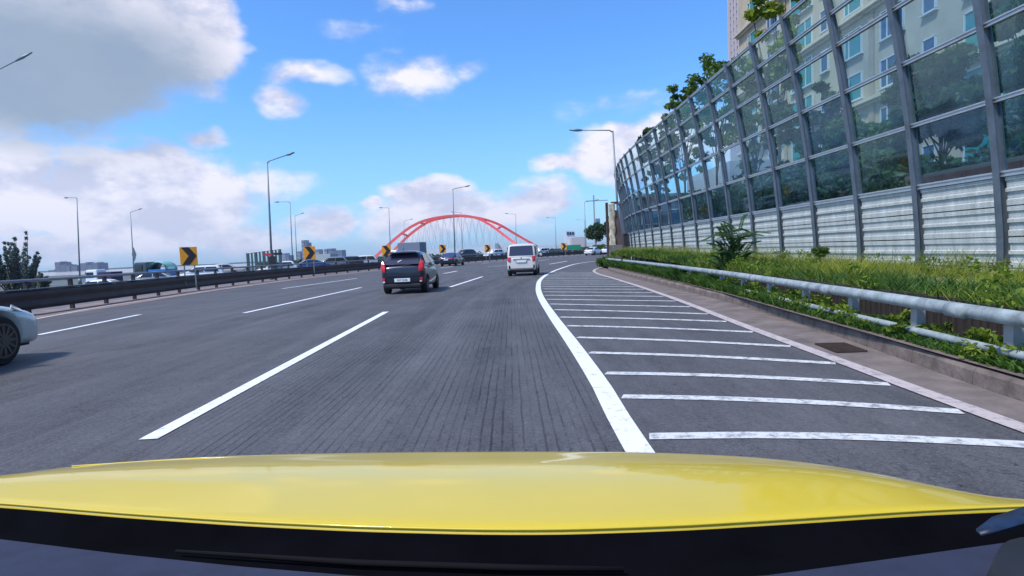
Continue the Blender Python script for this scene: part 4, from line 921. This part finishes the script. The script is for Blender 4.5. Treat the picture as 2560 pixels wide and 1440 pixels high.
# opposite carriageway, queueing
OG = 'vehicles queueing on the opposite carriageway'
cols = dict(white=W2, grey=paint('paint_grey', (.22, .23, .25), .3), silver=paint('paint_silver', (.42, .44, .46), .4), dark=paint('paint_dark', (.03, .03, .04), .2), blue=paint('paint_blue', (.02, .06, .22), .2), beige=paint('paint_beige', (.45, .42, .38)))
OV = [(336, 42, 'sedan', 'white', -.85, 75, 'white sedan between the posts left of the blue truck'), (560, 50, 'suv', 'white', -.45, 70, 'white van-like car right of the largest chevron board'), (612, 53, 'sedan', 'beige', -.1, 70, 'beige saloon next to the open frame screen'),
      (450, 46, 'sedan', 'silver', -.55, 74, 'silver sedan left of the largest chevron board'), (742, 60, 'suv', 'white', -.35, 66, 'white estate car just left of the second chevron board'), (822, 62, 'sedan', 'blue', -.05, 62, 'blue car right of the second chevron board'),
      (868, 67, 'suv', 'grey', -.1, 60, 'grey car in the queue before the red arch'), (905, 72, 'suv', 'dark', -.1, 58, 'dark car in the queue left of the white van'), (940, 74, 'suv', 'white', -.05, 55, 'white car behind the barrier at the left foot of the arch'),
      (1185, 100, 'suv', 'dark', .35, 45, 'dark car over the barrier between two chevron boards'), (1255, 112, 'suv', 'white', .2, 45, 'white car over the barrier left of the box-shaped car'), (1365, 130, 'suv', 'white', .1, 40, 'pale car beyond the barrier right of the box-shaped car')]
for (u, Y, kd, cl_, z, hd, lb) in OV:
    p = at(u, 640, Y + 8 if u > 400 else Y); car(kd, lb, (p.x, p.y, z), hd + 180, cols[cl_], group=OG)
def truck(u, v, Y, Lb, Hb, Wb, hd, boxm, cabm, label, dome=None, z0=0):
    p = at(u, v, Y); t = thing('truck', label, 'truck', (p.x, p.y, z0), R(-hd), OG)
    q = MB(); q.box((0, Lb / 2, .8 + Hb / 2), (Wb, Lb, Hb)); obj('cargo_box', q, boxm, t, bevel=.03); q = MB(); q.box((0, Lb + .95, 1.35), (Wb * .95, 1.6, 1.9), taper=.85); obj('cab', q, cabm, t, bevel=.12)
    q = MB(); q.box((0, Lb / 2 + .6, .65), (.9, Lb + 2, .25)); obj('chassis', q, DARK, t)
    q = MB(); q.box((0, Lb + 1.68, 1.7), (Wb * .78, .1, .7)); obj('windshield', q, CGLASS, t)
    for s_ in (-1, 1):
        q = MB(); q.box((s_ * Wb * .445, Lb + 1.1, 1.75), (.06, .8, .55)); obj('side_window', q, CGLASS, t)
        for y_ in (1.0, Lb + .9): q = MB(); q.disc((s_ * (Wb / 2 - .15), y_, .42), (1, 0, 0), .42, .28, 18); obj('wheel', q, RUBBER, t)
    if dome:
        q = MB(); rings = []
        for k in range(9):
            a = math.pi * k / 8; rings.append([(x * .98, Lb / 2 - math.cos(a) * Lb / 2, .8 + Hb + math.sin(a) * Lb * .42 * sk) for x, sk in ((-Wb / 2, .85), (-Wb / 4, 1), (Wb / 4, 1), (Wb / 2, .85))] )
        q.loft(rings, True, True); obj('tarpaulin', q, dome, t, True)
truck(1058, 620, 78, 3.2, 2.4, 2.2, -75, mat('grey_box', (.15, .18, .24), .6), W2, 'grey box truck standing above the black hatchback roof, beyond the median', z0=-.1)
truck(428, 660, 56, 1.9, .75, 1.6, -80, mat('blue_box', (.01, .14, .42), .6), cols['dark'], 'small blue truck with round pale green tarpaulin beyond the median', dome=mat('green_tarp', (.22, .45, .42), .6), z0=-.45)
truck(290, 660, 62, 1.6, 1.2, 1.5, -80, mat('purple_box', (.03, .02, .07), .6), W2, 'small truck with dark box right of the left street lamp', z0=-.95)
truck(836, 640, 92, 3.2, 1.6, 2.0, -70, mat('grey_box_b', (.32, .35, .35), .6), cols['grey'], 'pale grey box truck right of the second chevron board', z0=-.2)

# ------------------------------------------------------------------ bridge
ARCH = mat('arch_red', (.88, .10, .09), .55, 0, .12, .05)
bt_ = thing('arch_bridge', 'red double-rib arch bridge with criss-cross hangers in the distance', 'bridge', (at(1130, 640, 495).x, 495, -.5))
ribA = [(925, 652), (945, 636), (975, 608), (1010, 579), (1035, 563), (1060, 552), (1100, 543), (1150, 539), (1190, 545), (1225, 562), (1255, 584), (1287, 608), (1300, 618)]
ribB = [(985, 626), (1003, 607), (1030, 582), (1065, 558), (1100, 546), (1150, 540), (1200, 546), (1235, 556), (1260, 568), (1290, 586), (1327, 607), (1345, 617)]
def rib(pts, Y0, Ym):
    P = []
    for i, (u, v) in enumerate(pts):
        f = math.sin(math.pi * i / (len(pts) - 1)) ** .7; P.append(at(u, v, Y0 + (Ym - Y0) * f))
    return spline(P, 3.0)
rA, rB = rib(ribA, 480, 495), rib(ribB, 512, 497)
for rr_ in (rA, rB):
    q = MB(); rings = []
    for i, p in enumerate(rr_):
        t_ = (rr_[min(i + 1, len(rr_) - 1)] - rr_[max(i - 1, 0)]).normalized(); s_ = Vector((0, 1, 0)); n_ = t_.cross(s_).normalized(); rings.append([p + s_ * a * .95 + n_ * b * 1.0 for a, b in ((-1, -1), (1, -1), (1, 1), (-1, 1))])
    q.loft(rings); obj('arch_rib', q, ARCH, bt_, world=True)
def near(P, u): return min(P, key=lambda p: abs((p.x / p.y) * F + 1280 - u))
for (ua, ub) in ((1008, 1030), (1245, 1262), (1060, 1068), (1215, 1222), (1100, 1106)):
    a, b = near(rA, ua), near(rB, ub); q = MB(); q.tube([a, b], .9, 6); obj('cross_brace', q, ARCH, bt_, world=True)
dk0, dk1 = at(925, 644, 500), at(1480, 606, 500); HNG = mat('hanger_steel', (.25, .28, .3), .5)
def deckz(x): return dk0.z + (dk1.z - dk0.z) * (x - dk0.x) / (dk1.x - dk0.x)
for rr_, y_ in ((rA, 482), (rB, 510)):
    q0 = [p for p in rr_ if p.z > deckz(p.x) + 5][::2]
    for i, p in enumerate(q0):
        for s_ in (-1, 1):
            q = MB(); x_ = p.x + s_ * 5; q.tube([p, (x_, y_, deckz(x_))], .075, 4); obj('hanger', q, HNG, bt_, world=True)
q = MB(); x0, x1 = dk0.x - 60, dk1.x + 60
q.add([(x0, 478, deckz(x0) - 2.4), (x1, 478, deckz(x1) - 2.4), (x1, 516, deckz(x1) - 2.4), (x0, 516, deckz(x0) - 2.4), (x0, 478, deckz(x0)), (x1, 478, deckz(x1)), (x1, 516, deckz(x1)), (x0, 516, deckz(x0))], [(3, 2, 1, 0), (4, 5, 6, 7), (0, 1, 5, 4), (1, 2, 6, 5), (2, 3, 7, 6), (3, 0, 4, 7)])
obj('deck', q, mat('deck_white', (.55, .56, .58), .7, 0, .1, .1), bt_, world=True)
for k in range(9):
    x_ = x0 + 30 + k * 26; q = MB(); q.box((x_, 497, deckz(x_) / 2 - 2), (3, 14, max(1, deckz(x_) - .4 + 2))); obj('pier', q, mat('pier_grey', (.4, .4, .4), .8), bt_, world=True)
# white riverside hoarding and low bridge buildings
def block(u0, u1, v0, v1, Y, dep, label, m_, name='distant_building', cat='building', group=None, cap=False, win=False):
    a, b = at(u0, v1, Y), at(u1, v0, Y); zb = min(a.z, -.5); t = thing(name, label, cat, ((a.x + b.x) / 2, Y + dep / 2, zb), 0, group); q = MB(); q.box(((a.x + b.x) / 2, Y + dep / 2, (zb + b.z) / 2), (abs(b.x - a.x), dep, b.z - zb)); obj('wall', q, m_, t, world=True)
    w_ = abs(b.x - a.x)
    if cap: q = MB(); q.box(((a.x + b.x) / 2 + w_ * .1, Y + dep / 2, b.z + w_ * .06), (w_ * .4, dep * .5, w_ * .12)); obj('roof_room', q, m_, t, world=True)
    if win:
        nf = max(3, int((b.z - EYE) / 9)); nc = 3
        for i in range(nf):
            for j in range(nc):
                q = MB(); q.box((a.x + w_ * (j + .5) / nc, Y - .15, EYE + (b.z - EYE) * (i + .5) / nf), (w_ / nc * .6, .3, (b.z - EYE) / nf * .45)); obj('window', q, mat('far_window', (.12, .14, .2), .3), t, world=True)
    return t
block(1060, 1236, 616, 634, 260, 3, 'long white hoarding below the red arch, left part', mat('hoarding_white', (.66, .68, .70), .6, 0, .08, .3), 'hoarding', 'hoarding')
block(1246, 1292, 609, 622, 240, 3, 'white hoarding section at the right foot of the arch', MATS['hoarding_white'], 'hoarding', 'hoarding')
block(1238, 1246, 608, 622, 236, 4, 'small grey hut between the two white hoardings', mat('hut_grey', (.3, .31, .33), .7), 'hut', 'hut')
t_ = block(1416, 1438, 576, 612, 300, 10, 'white control building with dark upper windows right of the arch', mat('control_white', (.62, .64, .66), .6))
for k in range(3):
    a = at(1419.5 + k * 6.5, 583.5, 299.8); q = MB(); q.box((a.x, 299.8, a.z), (1.0, .4, 1.6)); obj('window', q, NAVY, t_, world=True)
t_ = block(1430, 1462, 592, 603, 290, 12, 'low pale pink building right of the control building', mat('pale_pink_wall', (.5, .43, .42), .7))
a = at(1432, 618, 165); sg = thing('green_road_sign', 'green road sign board beyond the rightmost chevron board', 'road sign', (a.x, a.y, -.4))
q = MB(); q.box((0, 0, a.z + .4), (4.6, .1, 1.3)); obj('board', q, mat('sign_green', (.01, .22, .12), .5), sg)
for s_ in (-1.6, 1.6): q = MB(); q.box((s_, .1, (a.z + .4) / 2), (.12, .12, a.z + .4)); obj('post', q, LAMP, sg)
# skyline
SK = 'distant tower blocks on the skyline'
HZ1 = mat('far_block_grey', (.17, .17, .22), .8, 0, .15, .02); HZ2 = mat('far_block_pale', (.33, .33, .37), .8, 0, .15, .02); HZ3 = mat('far_block_blue', (.16, .21, .27), .8, 0, .1, .02)
sk = [(122, 139, 679, 'first', HZ1), (140, 149, 670, 'tallest', HZ1), (151, 163, 673, 'middle', HZ1), (164, 174, 674, 'flat', HZ3), (180, 192, 674, 'short', HZ1), (203, 217, 671, 'wide', HZ1), (219, 230, 673, 'narrow', HZ3), (231, 243, 671, 'end', HZ1)]
names = ['leftmost low grey tower block on the left skyline', 'tallest grey tower block of the left skyline group', 'grey tower block just right of the tallest on the left skyline', 'bluish tower block before the gap on the left skyline', 'grey tower block left of the left street lamp pole', 'wide grey tower block right of the left street lamp pole', 'bluish narrow tower block of the group right of the left lamp', 'rightmost grey tower block of the left skyline']
for (u0, u1, v, _, mt), nm_ in zip(sk, names): block(u0, u1, 674 + (v - 674) * 2.2 - 10, 695, 1500, 40, nm_, mt, 'tower_block', 'building', SK, True, True)
sk2 = [(703, 712, 633, HZ2, 'pale block right of the open frame screen'), (714, 722, 638, HZ3, 'low bluish block left of the level-armed lamp'), (744, 750, 628, HZ2, 'pale block right of the small right-armed lamp'), (757, 761, 600, HZ2, 'very slender tower left of the second chevron board'), (763, 767, 606, HZ1, 'slender grey tower touching the second chevron board'),
       (790, 797, 623, HZ2, 'pale tower just right of the second chevron board'), (812, 817, 622, HZ2, 'thin pink-grey tower right of the grey box truck'), (822, 830, 621, HZ3, 'blue-grey block in the middle of the skyline'), (832, 842, 627, HZ3, 'low blue-grey block beside the middle block'), (843, 855, 625, HZ3, 'wider blue-grey block before the trees'), (1494, 1500, 546, HZ3, 'tall lone tower above the dark round tree')]
for u0, u1, v, mt, nm_ in sk2: block(u0, u1, v, 660, 1300, 30, nm_, mt, 'tower_block', 'building', SK, False, True)
# tower crane thin mast
a = at(1484, 488, 420); cr = thing('tower_crane', 'thin tower crane rising behind the dark round tree', 'crane', (a.x, 420, 0)); q = MB(); q.box((0, 0, a.z / 2), (.9, .9, a.z)); obj('mast', q, HZ2, cr); q = MB(); q.box((2, 0, a.z - 4), (16, .6, .6)); obj('jib', q, HZ2, cr)
hl = MB(); vs = []; fs = []; nh = 120
for i in range(nh):
    u = -500 + i * 32; b = at(u, 640, 3000); h = 5 + 4 * mnoise.noise(Vector((i * .21, 0, 0))) + 3 * mnoise.noise(Vector((i * .8, 3, 0))); vs += [(b.x, 3000, -2), (b.x, 3000, max(1, h)), (b.x, 3300, -2)]
    if i: k = 3 * i; fs += [(k - 3, k, k + 1, k - 2), (k - 2, k + 1, k + 2, k - 1)]
hl.add(vs, fs); struct('far_bank', hl, mat('far_green', (.05, .08, .07), .9, 0, .2, .01))

# ------------------------------------------------------------------ the car the camera rides in
YEL = mat('paint_yellow', (.64, .47, .018), .45, 0, .03, 3, coat=.8)
YEL.node_tree.nodes['Principled BSDF'].inputs['Coat Roughness'].default_value = .07
own = thing('yellow_car', 'yellow bonnet and dark cowl of the car we ride in', 'car', (0, -.4, 0))
fr = [(-420, 1300), (-200, 1228), (0, 1190), (100, 1173), (250, 1156), (400, 1146), (600, 1136), (900, 1130), (1280, 1127), (1620, 1128), (1900, 1140), (2100, 1163), (2300, 1203), (2450, 1238), (2560, 1262), (2700, 1300)]
bk = [(-420, 1232), (0, 1255), (300, 1280), (600, 1300), (900, 1314), (1200, 1321), (1400, 1321), (1700, 1311), (2000, 1293), (2300, 1273), (2560, 1262), (2700, 1256)]
def itp(pts, u):
    for i in range(1, len(pts)):
        if u <= pts[i][0]: t = (u - pts[i - 1][0]) / (pts[i][0] - pts[i - 1][0]); t = t; return pts[i - 1][1] + t * (pts[i][1] - pts[i - 1][1])
    return pts[-1][1]
us = [-420 + i * 65 for i in range(49)]; us = [u for u in us if u <= 2700]
rear = [ground(u, itp(bk, u), 1.0) for u in us]; front = [ground(u, min(itp(fr, u), itp(bk, u) - 4), .945) for u in us]
def smooth(P, k=2):
    for _ in range(k): P = [P[0]] + [(P[i - 1] + P[i] * 2 + P[i + 1]) / 4 for i in range(1, len(P) - 1)] + [P[-1]]
    return P
rear = smooth(rear, 2); front = smooth(front, 3); rows = [[Vector((p.x, p.y - .002, .955)) for p in rear], [Vector((p.x, p.y - .002, .99)) for p in rear]]
for k in range(9):
    t_ = k / 8; row = []
    for a, b in zip(rear, front):
        p = a.lerp(b, t_); gw = max(0, min(1, ((b - a).length - .13) / .22)); p.z = 1.0 - .055 * t_ ** (1 + .5 * gw) + gw * .012 * math.sin(math.pi * t_) ** 2; row.append(p)
    rows.append(row)
for dy, dz in ((.05, -.02), (.09, -.06), (.12, -.13), (.12, -.35)): rows.append([Vector((p.x * (1 - dy * .3), p.y + dy, .945 + dz)) for p in front])
q = MB(); q.loft([[tuple(p) for p in r_] for r_ in rows], False, False); hood = obj('bonnet', q, YEL, own, True, True); sm = hood.modifiers.new('s', 'SUBSURF'); sm.levels = 1; sm.render_levels = 2
# raised crease lines pressed into the panel
for pts in ([(180, 1160), (500, 1140), (800, 1137), (975, 1147)], [(1345, 1156), (1370, 1143), (1440, 1133), (1560, 1129)], [(1500, 1162), (1800, 1172), (2100, 1190), (2230, 1208)]):
    q = MB(); q.tube([ground(u, v + 5, .9525) for u, v in pts], .0014, 6); obj('crease', q, YEL, own, True, True)
# lip of the bonnet, cowl, wiper, dashboard
q = MB(); q.tube([p + Vector((0, 0, -.0015)) for p in rear], .0016, 8); obj('bonnet_lip', q, YEL, own, True, True)
COWL = mat('cowl_black', (.003, .003, .0045), 1.0, 0, .3, 8, spec=.03)
q = MB(); vs = []; fs = []
lowb = [(-420, 1300), (0, 1348), (300, 1385), (600, 1416), (900, 1440), (1300, 1456), (1700, 1450), (1900, 1440), (2200, 1400), (2450, 1365), (2700, 1330)]
for i, u in enumerate(us):
    a = rear[i]; b = ground(u, itp(lowb, u), 1.02); vs += [(a.x, a.y - .005, .994), (a.x, a.y - .03, .972), (b.x, b.y + .03, .985), (b.x, b.y, 1.02)]
    if i:
        k = 4 * i
        for j in range(3): fs.append((k - 4 + j, k + j, k + j + 1, k - 3 + j))
q.add(vs, fs); obj('cowl', q, COWL, own, True, True)
q = MB(); vs = []; fs = []
for i, u in enumerate(us):
    a = ground(u, itp(lowb, u) - 2, 1.025); b = ground(u, 1640, 1.04); vs += [(a.x, a.y, 1.024), tuple(b), (b.x, b.y - .3, 1.05)]
    if i: k = 3 * i; fs += [(k - 3, k, k + 1, k - 2), (k - 2, k + 1, k + 2, k - 1)]
q.add(vs, fs); obj('dashboard', q, mat('dashboard_blue_grey', (.018, .023, .050), .9, 0, .2, 30), own, True, True)
q = MB(); P = [ground(u, v, .985) for u, v in ((440, 1378), (900, 1408), (1280, 1420), (1560, 1424))]; q.tube(P, [.002, .004, .004, .003], 6); obj('wiper', q, mat('wiper_black', (.006, .006, .007), .8, spec=.1), own, True, True)
# dark instrument hood at the lower right; blue windscreen glint built as a coloured strip
c0 = ground(2600, 1415, 1.06); q = MB(); q.disc(c0 + Vector((.03, -.03, -.02)), (0, 0, 1), .085, .05, 32, .07); obj('instrument_hood', q, DARK, own, True, True)
q = MB(); q.loft([[ground(2440, 1322, 1.03), ground(2452, 1334, 1.03)], [ground(2480, 1292, 1.03), ground(2500, 1322, 1.03)], [ground(2560, 1266, 1.03), ground(2575, 1300, 1.03)], [ground(2640, 1246, 1.03), ground(2650, 1280, 1.03)]], False, False)
o = obj('glint_strip', q, mat('glint_blue', (.008, .02, .05), .5, .0, .5, 40), own, True, True); sm = o.modifiers.new('s', 'SOLIDIFY'); sm.thickness = .004

# ------------------------------------------------------------------ hazy air over the plain
hb = MB(); hb.box((0, 3340, 68), (8100, 7400, 142)); M = bpy.data.materials.new('haze_air'); M.use_nodes = True; t = M.node_tree
for x in list(t.nodes): t.nodes.remove(x)
pv = t.nodes.new('ShaderNodeVolumePrincipled'); pv.inputs['Color'].default_value = (.82, .88, 1.0, 1); pv.inputs['Density'].default_value = .00011; pv.inputs['Anisotropy'].default_value = .2
oo = t.nodes.new('ShaderNodeOutputMaterial'); t.links.new(pv.outputs[0], oo.inputs['Volume'])
hz_o = obj('haze', hb, M); hz_o['kind'] = 'stuff'; hz_o['label'] = 'thin pale summer haze over the road and the far skyline'; hz_o['category'] = 'haze'
